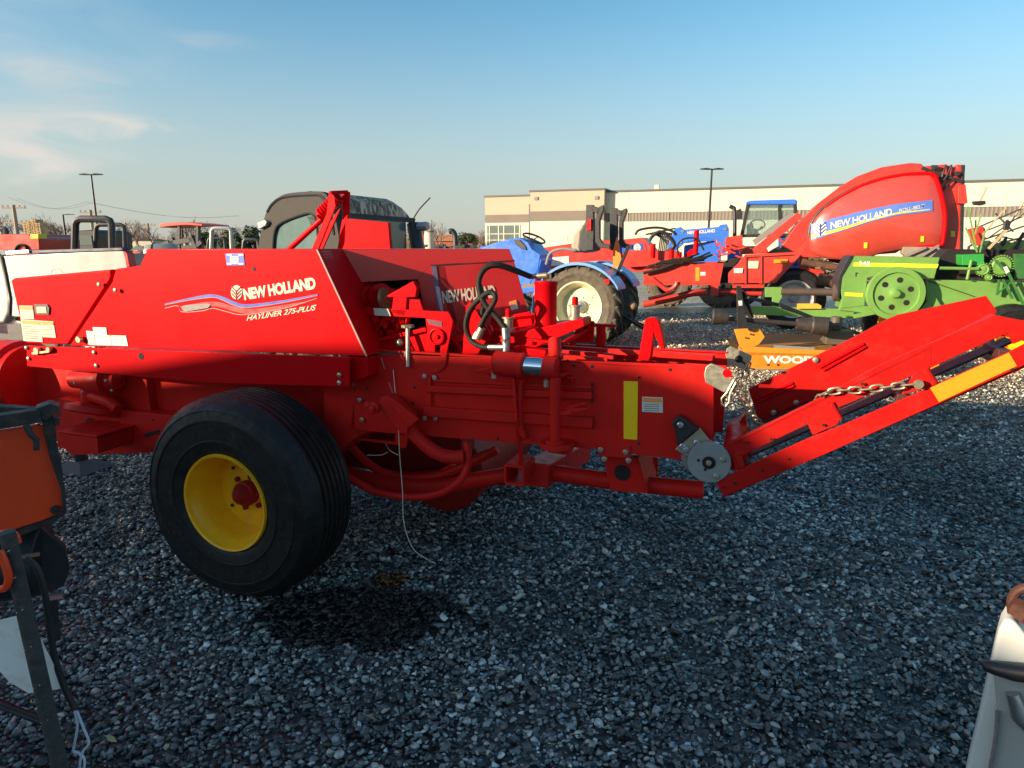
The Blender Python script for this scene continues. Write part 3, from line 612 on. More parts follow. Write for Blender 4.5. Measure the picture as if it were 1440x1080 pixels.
    # --- horizontal hydraulic cylinder
    g = MB().cyl(P(697,510,.34), P(733,514,.34), .052, 28); g.lathe([(.052,0),(.056,.004),(.056,.02),(.052,.024)], P(731,514,.34), (1,0,-.06), 28)
    g.tube([P(697,510,.34), P(694,510,.34)], [.052,.03], 20); g.cyl(P(765,516,.34), P(783,518,.34), .048, 24)
    g.prism([P(x, y, .36) for x, y in ((668,520),(692,517),(698,523),(696,526),(672,524))], .05); cyl = g.build('hydraulic_cylinder', RED2, T, .003)
    MB().cyl(P(731,514,.34), P(768,516.5,.34), .040, 28).build('piston_rod', CHROME, cyl)
    # --- cross beam, accumulator canister and spring bolts
    g = MB().prism([P(x, y, .58) for x, y in ((722,469),(818,448),(821,450),(822,459),(748,491),(736,489),(723,482))], .14)
    g.prism([P(722,469,.58), P(690,462,.72), P(735,455,.9), P(818,448,.72)], (0,0,-.01))
    g.bar(P(725,492,.5), P(770,498,.5), .05, .04, up=(0,0,1))
    cb = g.build('cross_beam', RED, T, .006)
    g = MB().prism([P(817,449,.72), P(836,452,.72), P(834,482,.72), P(800,482,.72)], .012)
    g.prism([P(x, y, .80) for x, y in ((632,470),(652,455),(664,450),(700,446),(745,438),(752,470),(700,498),(636,500))], .02)
    g.prism([P(690,447,.78), P(752,440,.78), P(770,455,.9), P(715,470,.9)], (0,0,-.01)); g.bar(P(637,478,.5), P(692,462,.5), .03, .03); g.bar(P(636,472,.5), P(652,498,.5), .012, .012)
    g.prism([P(x, y, .46) for x, y in ((655,430),(662,424),(690,470),(672,498),(650,498))], .012)
    g.build('tensioner_bracket', RED, T, .003)
    c0 = P(767,459,.65); c1 = P(767,395,.65)
    g = MB().lathe([(.051,0),(.054,.01),(.051,.02),(.051,(c1-c0).z-.02),(.054,(c1-c0).z-.012),(.053,(c1-c0).z),(.0,(c1-c0).z)], c0, (0,0,1), 32); can = g.build('accumulator', RED, T)
    g = MB(); g.prism([P(x, y, .64) for x, y in ((763,386),(772,384),(773,394),(763,394))], .03); g.cyl(P(745,389,.62), P(769,387,.62), .012); g.build('fitting', BRASS, can)
    g = MB()
    for x, y in ((715,452),(808.5,436)):
        b = P(x, y+13, .66); g.lathe([(.032,0),(.032,.012),(.022,.014),(.022,.055),(.03,.058),(.03,.065)], b, (0,0,1), 18)
    g.build('spring_cap', ZINC, T)
    g = MB()
    for x, y in ((715,452),(808.5,436)):
        b = P(x, y, .66); g.lathe([(.014,0),(.014,.055),(.009,.06)], b, (0,0,1), 14)
    g.build('threaded_rod', RED, T)
    g = MB().bar(P(742,477,.46), P(793,483,.46), .03, .012); g.bar(P(792,482,.5), P(838,456,.8), .014); g.bar(P(790,485,.5), P(833,462,.8), .012)
    g.bar(P(829,457,.78), P(866,458,.78), .03, .014); g.cyl(P(845,459,.78), P(845,486,.78), .022); g.cyl(P(806,474,.7), P(806,486,.7), .014); g.cyl(P(748,479,.46), P(748,485,.46), .022)
    g.build('linkage', RED, T, .002)
    g = MB().prism([P(x, y, .46) for x, y in ((897,507),(907,450),(911,447),(921,447),(925,450),(921,457),(915,502),(912,508))], .06)
    g.prism([P(x, y, .46) for x, y in ((913,448),(925,449),(929,461),(935,491),(929,491),(920,470))], .06); g.build('chute_hoop', RED, T, .004)
    # --- hoses
    for nm, pts, r in (('hose', ((746,389,.60),(725,381,.55),(700,373,.5),(682,378,.48),(673,398,.46),(680,425,.45),(700,448,.45),(711,465,.44),(712,478,.43)), .0125),
                       ('hose', ((744,388,.64),(715,376,.62),(692,371,.6),(676,382,.58)), .012),
                       ('hose', ((674,462,.44),(683,444,.44),(696,422,.44),(693,412,.45),(682,414,.45),(662,434,.46),(655,458,.46),(662,478,.46),(675,487,.45),(690,488.5,.44),(700,488.5,.43)), .0120),
                       ('hose', ((672,470,.48),(678,440,.48),(680,420,.48),(674,400,.49)), .0115)):
        MB().tube(spline(F.path(pts), 7), r, 12).build(nm, HOSE, T)
    g = MB(); g.tube([P(711,462,.44), P(712,476,.43)], .02, 12); g.tube([P(712,476,.43), P(712,494,.42)], [.016,.016], 10); g.tube([P(688,488.5,.44), P(712,488.5,.42)], .014, 10); g.lathe([(.02,-.012),(.02,.012)], P(712,480,.43), (0,0,1), 6)
    g.build('hose_fitting', mat('dull_fitting', (.22,.21,.19), .4, metal=.8, var=.2, scale=40), T)
    g = MB(); g.tube([P(678,461,.44), P(671,476,.44)], .018, 12); g.tube([P(674,462,.48), P(668,477,.47)], .018, 12); g.build('hose_fitting', ZINC, T)
    # --- spring arm and bracket standing up behind the hood
    v = 1.25; g = MB().tube([P(405,352,v), P(466,296,v)], .017, 14)
    g.prism([P(x, y, v+.05) for x, y in ((486,268),(491,270),(489,352),(477,352),(474,352),(482,300),(480,270))], .015)
    g.prism([P(x, y, v-.04) for x, y in ((462,272),(466,270),(470,276),(472,290),(448,350),(438,350),(459,300))], .012)
    g.bar(P(464,271,v-.04), P(488,270,v+.06), .03, .02); g.prism([P(x, y, v+.2) for x, y in ((440,350),(452,335),(472,300),(480,290),(476,300),(453,352))], .012)
    g.prism([P(x, y, v) for x, y in ((486,307),(546,313),(549,352),(484,352))], .03)
    arm = g.build('lift_arm', RED, T, .003)
    g = MB(); hp = []; A = P(450,303,v); B = P(476,276,v); d = (B-A); x, y = perp(d)
    for i in range(150): a = i/150*2*math.pi*8.5; hp.append(A+d*i/149+(x*math.cos(a)+y*math.sin(a))*.034)
    g.tube(hp, .0075, 6); g.cyl(A, B, .026); g.build('coil_spring', RED, arm)
    # --- under-frame tubes
    g = MB().tube(spline(F.path(((440,655,.62),(495,668,.62),(547,680,.62),(610,685,.62),(664,676,.62),(720,667,.62),(750,662,.62),(800,668,.62),(860,676,.62),(924,683,.62),(989,689,.62))), 5), .040, 18)
    g.build('underframe_tube', RED2, T)
    g = MB().tube(spline(F.path(((470,660,.40),(505,680,.40),(530,692,.40),(575,699,.40),(615,695,.40),(640,682,.40),(654,665,.42),(658,645,.44),(656,622,.46))), 5), .018, 12)
    g.tube(spline(F.path(((576,603,.36),(592,620,.37),(612,636,.38),(635,643,.40),(652,642,.42))), 5), .032, 14)
    g.build('feeder_guard', RED2, T)
    g = MB()
    for k, vv in enumerate((.66, .95, 1.2)):
        g.tube(spline(F.path(((475-12*k,600,vv),(500,635,vv),(530,660,vv),(570,672-k*4,vv),(620,668-k*4,vv),(660,652-k*3,vv),(700,632,vv))), 4), .022, 8)
    g.prism([P(x, y, .66) for x, y in ((552,674),(610,668),(632,652),(645,658),(610,680),(566,680))], .02)
    g.bar(P(487,615,.5), P(566,624,.45), .012); g.prism([P(x, y, .44) for x, y in ((555,604),(574,612),(570,630),(564,630),(556,620))], .015)
    g.build('feeder_tine', RED2, T)
    g = MB().prism([P(x, y, .30) for x, y in ((534,560),(541,557),(575,588),(572,611),(562,608),(534,575))], .09)
    g.prism([P(x, y, .28) for x, y in ((541,558),(553,562),(588,590),(575,602))], .02); g.build('angle_bracket', RED2, T, .004)
    g = MB(); bolts(g, [P(528,573,.30)], .03, .03); bolts(g, [P(526,573,.28), P(520,568,.29)], .016, .03); g.build('pivot_bolt', RED2, T)
    g = MB().bar(P(752,668,.52), P(815,632,1.3), .13, .11); g.build('cross_tube', RED2, T, .006)
    c = P(731,661,.46); g = MB(); w = .042
    for a, b in (((-w,-w),(w,-w)),((w,-w),(w,w)),((w,w),(-w,w)),((-w,w),(-w,-w))): g.bar(c+Vector((a[0],0,a[1])), c+Vector((b[0],0,b[1])), .012, .16, up=(0,1,0))
    g.build('tube_socket', RED2, T, .002)
    g = MB().prism([P(x, y, .52) for x, y in ((848,640),(895,644),(908,694),(858,690))], .012); g.prism([P(x, y, .42) for x, y in ((840,624),(887,627),(887,644),(842,641))], -.008)
    g.prism([P(x, y, .80) for x, y in ((890,640),(925,644),(925,672),(905,672))], .012); g.prism([P(895,644,.52), P(908,694,.52), P(908,694,.52)+Vector((0,.3,0)), P(895,644,.52)+Vector((0,.3,0))], (.01,0,0)); g.build('axle_bracket', RED2, T, .003)
    MB().lathe([(.036,0),(.036,.004)], P(875,665,.515), (0,1,.0), 24).build('hole', BLACKIN, T)
    # pickup assembly low on the far side
    g = MB(); g.lathe([(.22,-.0),(.26,.02),(.26,1.0),(.22,1.02)], (.55,1.15,.34), (0,1,0), 30); g.box(-.5,.75,1.0,1.2,.35,.60); g.build('pickup_reel', HUBR, T, .01)
    # --- hinge at the chute: zinc plate, black plate, round disc
    g = MB().prism([P(x, y, .37) for x, y in ((949,632),(984,602),(997,618),(998,627),(966,642))], .012)
    o = g.build('hinge_plate', ZINC, T, .002)
    g = MB(); bolts(g, [P(965,632,.368), P(980,622,.368), P(960,627,.368), P(957,597,.34)], .013, .014); g.build('bolt', STEEL, o)
    MB().prism([P(x, y, .355) for x, y in ((945,594),(954,586),(959,587),(972,599),(981,603),(952,628),(950,611))], .05).build('rubber_bumper', BLKP, T, .004)
    dc = P(997,650,.345); o = MB().lathe([(.082,.012),(.083,0),(.081,-.004)], dc, (0,1,0), 48).build('hinge_disc', GALV, T)
    g = MB(); bolts(g, [dc+Vector((.05,-.005,.02)), dc+Vector((.03,-.005,-.05)), dc+Vector((-.0,-.005,.0))], .011, .012); g.build('bolt', ZINC, o)
    g = MB(); [g.lathe([(.006,0),(.006,.003)], dc+Vector((x,-.0065,z)), (0,1,0), 8) for x, z in ((-.04,.005),(-.012,-.03))]; g.lathe([(.026,0),(.022,.003)], dc+Vector((0,-.0075,0)), (0,1,0), 16); g.build('hole', BLACKIN, o)
    MB().lathe([(.075,0),(.075,.03)], P(985,643,.385), (0,1,0), 30).build('spring_washer', DGREY, T)
    # --- bale chute
    v = .36; top = ((1022,628),(1075,600),(1240,512),(1400,443),(1412,441),(1440,449))
    g = MB(); th = .012
    far_ext = [P(1560,395,v), P(1560,440,v)]
    g.prism([P(x, y, v) for x, y in ((1016,636),(1022,627),(1075,600),(1133,570),(1133,598),(1030,648))], th)
    g.prism([P(x, y, v) for x, y in ((1133,570),(1240,512),(1310,482),(1310,517),(1180,573),(1148,589),(1133,598))], th)
    g.prism([P(x, y, v) for x, y in ((1310,482),(1400,443),(1440,451),(1510,420),(1510,455),(1440,478),(1425,484),(1417,468),(1310,517))], th)
    g.prism([P(x, y, v-.012) for x, y in ((1007,680),(1038,661),(1143,614),(1187,597),(1308,545),(1420,495),(1510,448),(1510,485),(1440,514),(1320,568),(1160,639),(1018,698))], th)
    g.prism([P(x, y, v-.012) for x, y in ((1007,680),(1018,698),(1018,698),(1160,639),(1440,514),(1510,485))]+[P(1510,478,v-.012), P(1440,506,v-.012), P(1160,632,v-.012), P(1018,690,v-.012)][::1], .06) if 0 else None
    # lips folded inwards along both strips
    for a, b in (((1022,627),(1400,443)), ((1018,697),(1505,487))):
        A, B = P(*a, v), P(*b, v); g.prism([A, B, B+Vector((0,.05,0)), A+Vector((0,.05,0))], (0,0,-.008))
    # tabs between the strips
    for t in (((1029,641),(1037,638),(1043,656),(1034,661)), ((1128,580),(1165,566),(1182,592),(1176,598),(1143,612)), ((1286,525),(1306,515),(1317,541),(1308,545),(1268,555))):
        g.prism([P(x, y, v-.004) for x, y in t], .008)
    for a, b in (((1037,640),(1043,657)), ((1168,567),(1181,590)), ((1301,519),(1314,540))): g.cyl(P(*a, v), P(*b, v), .014, 10)
    rail = g.build('chute_side_rail', REDC, T, .002)
    MB().prism([P(x, y, v-.0145) for x, y in ((1308,545.5),(1419,496),(1430,514.5),(1320.5,565.5))], .002).build('orange_reflector', REFO, rail)
    g = MB()
    for x, y in ((1018,686),(1034,680),(1072,662),(1048,622),(1085,618),(1158,598),(1110,646),(1213,540),(1424,520)): g.lathe([(.0055,0),(.0055,.003)], P(x, y, v-.0145), (0,1,0), 8)
    g.build('hole', BLACKIN, rail)
    v2 = .93
    pts = ((1052,547),(1100,524),(1205,472),(1250,448),(1262,443),(1387,416),(1402,437),(1398,443),(1300,500),(1240,535),(1090,612),(1070,600))
    g = MB().prism([P(x, y, v2) for x, y in pts], .012)
    g.prism([P(x, y, v2-.03) for x, y in ((1240,532),(1398,447),(1480,470),(1480,490),(1400,470),(1300,520),(1240,545))], .02)
    brd = g.build('chute_far_board', REDC, T, .002)
    g = MB()
    for a, b in (((1152,517),(1215,483)), ((1157,521),(1218,487)), ((1062,562),(1115,538)), ((1064,566),(1117,542)), ((1105,575),(1140,560)), ((1360,533),(1357,533))):
        g.bar(P(*a, v2-.004), P(*b, v2-.004), .012, .010)
    g.build('light_slit', RED, brd, .003)  # brighter red bars painted in place of slits of sunlight
    g = MB(); bolts(g, [P(1147,506,v2), P(1088,580,v2), P(1120,566,v2)], .013, .01); g.build('bolt', ZINC, brd)
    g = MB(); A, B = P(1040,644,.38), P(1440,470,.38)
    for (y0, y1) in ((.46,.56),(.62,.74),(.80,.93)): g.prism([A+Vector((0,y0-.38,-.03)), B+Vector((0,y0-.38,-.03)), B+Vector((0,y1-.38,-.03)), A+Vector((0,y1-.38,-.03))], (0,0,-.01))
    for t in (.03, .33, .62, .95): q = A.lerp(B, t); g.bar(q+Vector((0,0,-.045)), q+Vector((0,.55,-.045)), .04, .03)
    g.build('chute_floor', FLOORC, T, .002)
    g = MB(); q = P(1040,590,.6); g.lathe([(.05,-.2),(.05,.28)], P(1035,625,.6), (0,1,0), 16); g.prism([P(x, y, .80) for x, y in ((1024,612),(1048,582),(1050,600),(1030,640))], .1); g.build('chute_hinge', RED2, T, .003)
    # latch plates and chain
    for pts, vv, nm in ((((990,526),(993,516),(1000,511),(1006,513),(1038,527),(1037,531),(1018,552),(992,538)), .405, 'latch_plate'), (((1020,498),(1022,490),(1028,487),(1057,500),(1057,504),(1050,521),(1024,512)), .875, 'latch_plate')):
        pl = MB().prism([P(x, y, vv) for x, y in pts], .008).build(nm, ZINC, T, .002)
        cx, cy = (1022.5,525) if vv < .5 else (1039,505)
        kh = MB(); kh.lathe([(.017,0),(.017,.003)], P(cx, cy, vv-.002), (0,1,0), 16); kh.bar(P(cx, cy, vv-.002), P(cx+9, cy+7, vv-.002), .004, .008)
        kh.build('keyhole', RED if vv < .5 else BLACKIN, pl)
    g = MB(); chain(g, F.path(((1030,533,.40),(1038,548,.42),(1050,570,.46),(1062,588,.52),(1073,599,.58),(1100,600,.66),(1140,580,.50),(1152,560,.37),(1160,553,.345),(1180,549,.34),(1210,548.5,.335),(1240,545,.335),(1270,542,.335),(1291,540,.335))), .043, .025, .0039)
    g.tube([P(x, y, .40) for x, y in ((1034,531),(1022,552),(1015,560),(1015,568),(1020,572),(1025,566),(1027,553),(1037,534))], .004, 6)
    g.lathe([(.016,0),(.016,-.012)], P(1291,540,.335), (0,1,0), 12); g.build('chain', BRASS, T, 0); g = MB()
    chain(g, F.path(((1054,511,.87),(1048,525,.87),(1045,548,.87),(1050,570,.7))), .043, .025, .0039)
    g.build('chain', BRASS, T, 0)
    # loose twine
    g = MB()
    for pts in (((553,520,.41),(560,600,.40),(562,640,.38),(566,690,.35),(568,735,.3),(580,770,.25),(600,786,.2),(612,792,.15)), ((540,620,.6),(548,633,.5),(560,640,.5)), ((515,640,.5),(535,640,.5),(545,636,.5))):
        g.tube(spline(F.path(pts), 6), .0022, 5)
    g.build('twine', CREAM, T)
main_baler()

# ------------------------------------------------------------------ things cut off at the picture's edges
def edge_things():
    F = Frame(-1.25, 1.75, 33); P = F.P
    T = F.root('flail_implement', 'orange implement body with a rusty black angle frame at the lower left corner', 'implement')
    b = MB().prism([P(x, y, .0) for x, y in ((-60,612),(0,605),(55,597),(63,602),(72,640),(91,690),(90,720),(60,733),(0,752),(-60,770))], .02).build('orange_guard', ORGR, T, .006)
    MB().prism([P(x, y, .06) for x, y in ((-60,660),(62,660),(78,690),(82,715),(0,745),(-60,760))], .25).build('inner_housing', BLKP, T, .01)
    g = MB().lathe([(.012,-.004),(.012,.004)], P(78,717,-.004), (0,1,0), 14); g.build('bolt', BLK, b)
    g = MB(); g.bar(P(-60,572,.3), P(72,582,.25), .035, .03); g.bar(P(-60,601,-.01), P(58,583,-.02), .04, .035, up=(0,0,1)); g.bar(P(57,583,-.02), P(75,577,.28), .04, .035)
    g.prism([P(x, y, -.02) for x, y in ((58,585),(70,576),(78,590),(80,625),(86,650),(92,695),(94,722),(88,724),(86,690),(70,645),(62,610))], .02)
    g.prism([P(x, y, -.03) for x, y in ((50,575),(70,568),(84,572),(80,578),(66,592),(52,588))], .06)
    g.prism([P(x, y, .02) for x, y in ((88,724),(94,722),(70,738),(0,765),(-60,780),(-60,772),(60,733))], .03)
    g.tube([P(36,597,-.04), P(44,612,-.05), P(51,618,-.05), P(51,633,-.05)], .008, 8); g.bar(P(77,592,-.03), P(84,592,-.03), .02, .02)
    g.build('frame', mat('rusty_black_steel', (.028,.024,.022), .6, var=.4, scale=12, bump=.3, dirt=.8, dirtcol=(.13,.075,.05)), T, .003)
    g = MB(); g.lathe([(.10,.0),(.115,.05),(.115,.35),(.09,.4)], P(62,785,.12), (-1,.3,.1), 26); g.prism([P(x, y, .10) for x, y in ((20,745),(55,738),(92,770),(98,800),(90,825),(50,840),(10,836))], .03)
    g.bar(P(75,840,.2), P(80,900,.2), .02, .02); g.bar(P(-60,740,.3), P(-60,1400,.3), .05); g.bar(P(-10,985,.1), P(60,1015,.1), .02); g.build('rotor', BLK, T, .004)
    MB().bar(P(70,841,.05), P(88,838,.05), .012, .01).build('pin', mat('rose_plastic', (.45,.2,.17), .5), T)
    MB().bar(P(30,783,.0), P(56,779,.0), .010, .008).build('pin', RUSTB, T)
    F2 = Frame(-.85, 1.18, 0); Q = F2.P
    lk = F2.root('leaning_post', 'dark flecked steel post leaning in front of the orange implement', 'post')
    p0, p1 = Q(10,748,0), Q(96,1130,.02)
    g = MB().tube([p0, p0.lerp(p1, .3), p1, p1+(p1-p0)*1.2], [.0135,.0145,.015,.015], 16); o = g.build('sleeve', mat('sleeved_rubber', (.05,.048,.045), .7, var=.3, scale=30, dirt=.5, dirtcol=(.16,.13,.09), bump=.3), lk)
    g = MB()
    for t in (.06,.15,.26,.39,.53,.66): q = p0.lerp(p1, t)+Vector((0,-.0145,0)); g.bar(q+Vector((-.007,.002,-.003)), q+Vector((.007,.002,.005)), .0018, .0018)
    g.build('white_fleck', WHITE, o)
    g = MB(); g.tube(spline([Q(x, y, .02) for x, y in ((-20,760),(2,750),(12,749),(22,753),(26,764))], 5), .006, 8); g.tube(spline([Q(x, y, -.02) for x, y in ((0,775),(8,795),(12,815),(4,828),(-20,826))], 5), .007, 8)
    tag(g.build('orange_strap', ORGR), 'orange strap looped around the top of the leaning dark post', 'strap').matrix_world = Matrix.Translation((F2.o[0], F2.o[1], 0)) @ Matrix.Rotation(F2.t, 4, 'Z')
    g = MB(); nx = 10; pts = []
    quad = [Q(-30,890,.05), Q(40,860,.04), Q(91,966,.03), Q(-30,930,.06)]
    outline = ((-40,880),(0,872),(40,862),(48,880),(91,967),(78,970),(40,975),(12,958),(-40,900))
    vs = [Q(x, y, .05+.012*math.sin(x*.09)) for x, y in outline]
    g.prism(vs, .0012); pp = g.build('paper_sheet', mat('sun_bleached_paper', (.90,.87,.80), .5, var=.06, scale=14, dirt=.5, dirtcol=(.62,.38,.16)))
    pp.matrix_world = Matrix.Translation((F2.o[0], F2.o[1], 0)); tag(pp, 'creased white paper sheet hanging behind the leaning post', 'paper')
    g = MB(); g.tube(spline([Q(x, y, .06) for x, y in ((36,785),(52,800),(62,830),(68,870),(76,920),(90,965),(106,998))], 6), .0065, 10)
    g.tube(spline([Q(x, y, .08) for x, y in ((-20,985),(20,1000),(60,1015))], 4), .006, 8)
    h = g.build('black_hose', BLKP); h.matrix_world = pp.matrix_world.copy(); tag(h, 'thin black hose hanging down beside the leaning post at lower left', 'hose')
    g = MB()
    g.tube(spline([Q(x, y, .05) for x, y in ((105,1000),(109,1020),(104,1050),(103,1056),(112,1060),(119,1070),(115,1100))], 6), .0025, 6); g.tube(spline([Q(x, y, .05) for x, y in ((108,1000),(118,1025),(125,1045),(116,1058),(112,1080),(112,1110))], 6), .0025, 6)
    h = g.build('wire_loop', mat('white_wire', (.62,.66,.72), .4)); h.matrix_world = pp.matrix_world.copy(); tag(h, 'pale wire loop dangling from the end of the thin black hose', 'wire')
    # white machine at the lower right corner
    F3 = Frame(.82, 1.05, -39); Q = F3.P
    T = F3.root('white_machine', 'white painted machine corner with a black strap at the lower right', 'machine')
    g = MB().prism([Q(x, y, .0) for x, y in ((1340,1180),(1357,1085),(1377,1000),(1398,905),(1404,884),(1411,873),(1419,870),(1428,876),(1440,890),(1500,930),(1500,1180)) ], .07)
    body = g.build('body', mat('cream_white_paint', (.66,.66,.60), .4, var=.04, scale=9, dirt=.2, dirtcol=(.4,.36,.28), bump=.02), T, .008)
    g = MB(); g.prism([Q(x, y, -.012) for x, y in ((1398,950),(1500,965),(1500,1180),(1374,1180),(1398,1060),(1402,1010))], .014); g.build('side_panel', mat('grey_white_panel', (.40,.40,.36), .5, var=.06, scale=8, bump=.05), T, .004)
    MB().tube(spline([Q(x, y, -.02) for x, y in ((1403,1000),(1400,1040),(1386,1120),(1380,1180)) ], 5), .004, 6).build('seam', DGREY, T)
    g = MB().tube([Q(1424,975,-.02), Q(1436,1010,-.02), Q(1450,1030,-.02)], [.010,.014,.008], 14); g.build('latch', STEEL, T)
    g = MB().tube(spline([Q(x, y, -.02) for x, y in ((1380,930),(1393,938),(1408,941),(1424,944),(1470,956))], 5), [.004]*3+[.011]*18, 12) if 0 else MB().tube([Q(1379,931,-.015), Q(1388,936,-.02), Q(1400,940,-.022), Q(1425,945,-.022), Q(1500,955,-.022)], [.003,.010,.012,.015,.015], 14)
    g.build('black_strap', BLKP, T)
    g = MB().lathe([(.014,-.012),(.020,0),(.014,.012)], Q(1437,858,.02), (.3,1,.1), 20); g.tube(spline([Q(1424,862,.03), Q(1423,845,.03), Q(1430,832,.03), Q(1446,826,.03), Q(1470,826,.03)], 5), .008, 10); g.tube([Q(1441,868,.01), Q(1460,880,.01)], .012, 8)
    g.build('rusty_hook', mat('orange_rust', (.07,.02,.009), .7, var=.4, scale=30, bump=.3), T)
edge_things()
# ------------------------------------------------------------------ the yard behind
def polys(F, v, d, *ps):
    g = MB()
    for p in ps: g.prism([F.P(x, y, v) for x, y in p], d)
    return g
def blue_compact():
    F = Frame.at(815, 11.0, -24); P = F.P
    T = F.root('compact_tractor', 'small blue open-station tractor with ivory wheels and folded roll bar beside the baler', 'tractor')
    c = P(812, 433, 0); Rr = .68
    wheel(T, (c.x, 0, Rr), Rr, .36, .40, TYRED, IVORY, GALV, lugs=20, hole=True)
    wheel(T, (c.x, 1.02, Rr), Rr, .36, .40, TYRED, IVORY, GALV, lugs=20, hole=False)
    wheel(T, (c.x-1.62, .1, .40), .40, .26, .21, TYRED, IVORY, GALV, lugs=16, hole=False)
    wheel(T, (c.x-1.62, 1.05, .40), .40, .26, .21, TYRED, IVORY, GALV, lugs=16, hole=False)
    # fenders: curved plates over the tyres
    for y0, y1 in ((-.06,.42), (.96,1.42)):
        g = MB(); a0 = R(165); a1 = R(28); n = 18; top = []; r2 = Rr+.075
        for i in range(n+1):
            a = a0+(a1-a0)*i/n; top.append((c.x+math.cos(a)*r2*(1.02 if i else 1.05), Rr+math.sin(a)*r2*.96))
        top = [(top[0][0]-.03, Rr-.30)]+top; th = .045
        for i in range(len(top)-1):
            (xa, za), (xb, zb) = top[i], top[i+1]
            g.add([(xa,y0,za),(xb,y0,zb),(xb,y1,zb),(xa,y1,za),(xa,y0,za-th),(xb,y0,zb-th),(xb,y1,zb-th),(xa,y1,za-th)], [(0,1,2,3),(7,6,5,4),(0,4,5,1),(3,2,6,7)]+([(0,3,7,4)] if i == 0 else [])+([(1,5,6,2)] if i == len(top)-2 else []))
        f = g.build('fender', BLUEL, T, 0)
        xe, ze = top[-3]; MB().box(xe-.10, xe-.02, y0-.012, y0+.01, ze-.10, ze-.03).build('tail_light', mat('red_lens', (.6,.02,.02), .2), f)
    g = polys(F, .35, .62, ((668,352),(684,346),(694,342),(716,336),(730,334),(742,340),(748,350),(760,358),(757,378),(745,400),(700,405),(640,405),(640,360)))
    g.build('hood', BLUE, T, .015)
    MB().box(c.x-1.7, c.x+.3, .45, .9, .34, .58).build('chassis', BLK, T, .02)
    polys(F, .36, .5, ((700,400),(744,352),(757,358),(762,366),(757,384),(752,398),(745,412),(700,412))).build('dash_panel', BLUE, T, .02)
    polys(F, .32, .5, ((735,399),(758,399),(757,412),(735,412))).build('foot_well', mat('dusty_mat', (.22,.16,.11), .8), T, .01)
    polys(F, .3, .72, ((700,410),(775,400),(775,407),(700,418))).build('footrest', BLUE, T, .01)
    polys(F, .33, .1, ((722,337),(731,337),(739,346),(741,352),(733,350),(724,343))).build('dash_glass', BLKP, T, .01)
    sc = P(751,335,.62); ax = Vector((.45,-.15,1)).normalized(); x, y = perp(ax); ring = [sc+(x*math.cos(t*math.pi/14)+y*math.sin(t*math.pi/14))*.20 for t in range(29)]
    g = MB().tube(ring, .017, 8); [g.tube([sc-ax*.03, sc+(x*math.cos(a)+y*math.sin(a))*.2], .010, 6) for a in (0, 2.1, 4.2)]; g.tube([sc-ax*.05, sc-ax*.3], .03, 10); g.build('steering_wheel', BLKP, T)
    polys(F, .45, .45, ((802,345),(806,330),(815,318),(822,314),(826,320),(826,352),(804,356))).build('seat', mat('worn_grey_vinyl', (.35,.28,.20), .6), T, .05)
    polys(F, .44, .47, ((814,326),(826,305),(832,320),(834,352),(820,356),(812,350))).build('seat_back', BLKP, T, .03)
    for v, dx, s in ((.18,0,1), (1.0,34,.93)):
        q = lambda a, b: (824+dx+(a-824)*s, 352+(b-352)*s)
        g = polys(F, v, .09, [q(*k) for k in ((824,288),(834,288),(835,325),(834,352),(824,352),(823,325))], [q(*k) for k in ((840,292),(848,288),(849,293),(843,310),(843,335),(847,342),(858,344),(857,350),(842,348),(837,340),(837,310))], [q(*k) for k in ((832,289),(844,293),(842,302),(832,297))])
        g.build('roll_bar', BLK, T, .008)
    polys(F, .15, .04, ((826,308),(831,308),(831,324),(825,324))).build('red_light', mat('red_lens', (.6,.02,.02), .2), T)
    g = polys(F, .5, .02, ((867,333),(871,350),(875,374),(862,377),(862,352))); g.build('slow_vehicle_triangle', mat('fluorescent_orange', (.95,.22,.02), .4), T)
    g = MB().bar(P(884,346,.3), P(872,374,.35), .05); g.bar(P(872,374,.35), P(866,392,.4), .045); g.bar(P(868,440,.5), P(905,462,.5), .05); g.bar(P(868,440,.8), P(905,458,.9), .05); g.bar(P(870,430,.3), P(875,470,.3), .04); g.build('linkage', BLK, T, .005)
    g = MB().tube(spline([P(x, y, .3) for x, y in ((768,372),(774,356),(790,350),(810,352))], 5), .025, 8); g.build('grab_rail', DGREY, T)
    MB().ball(P(890,430,.3), .07).build('hitch_ball', RUSTB, T)
blue_compact()

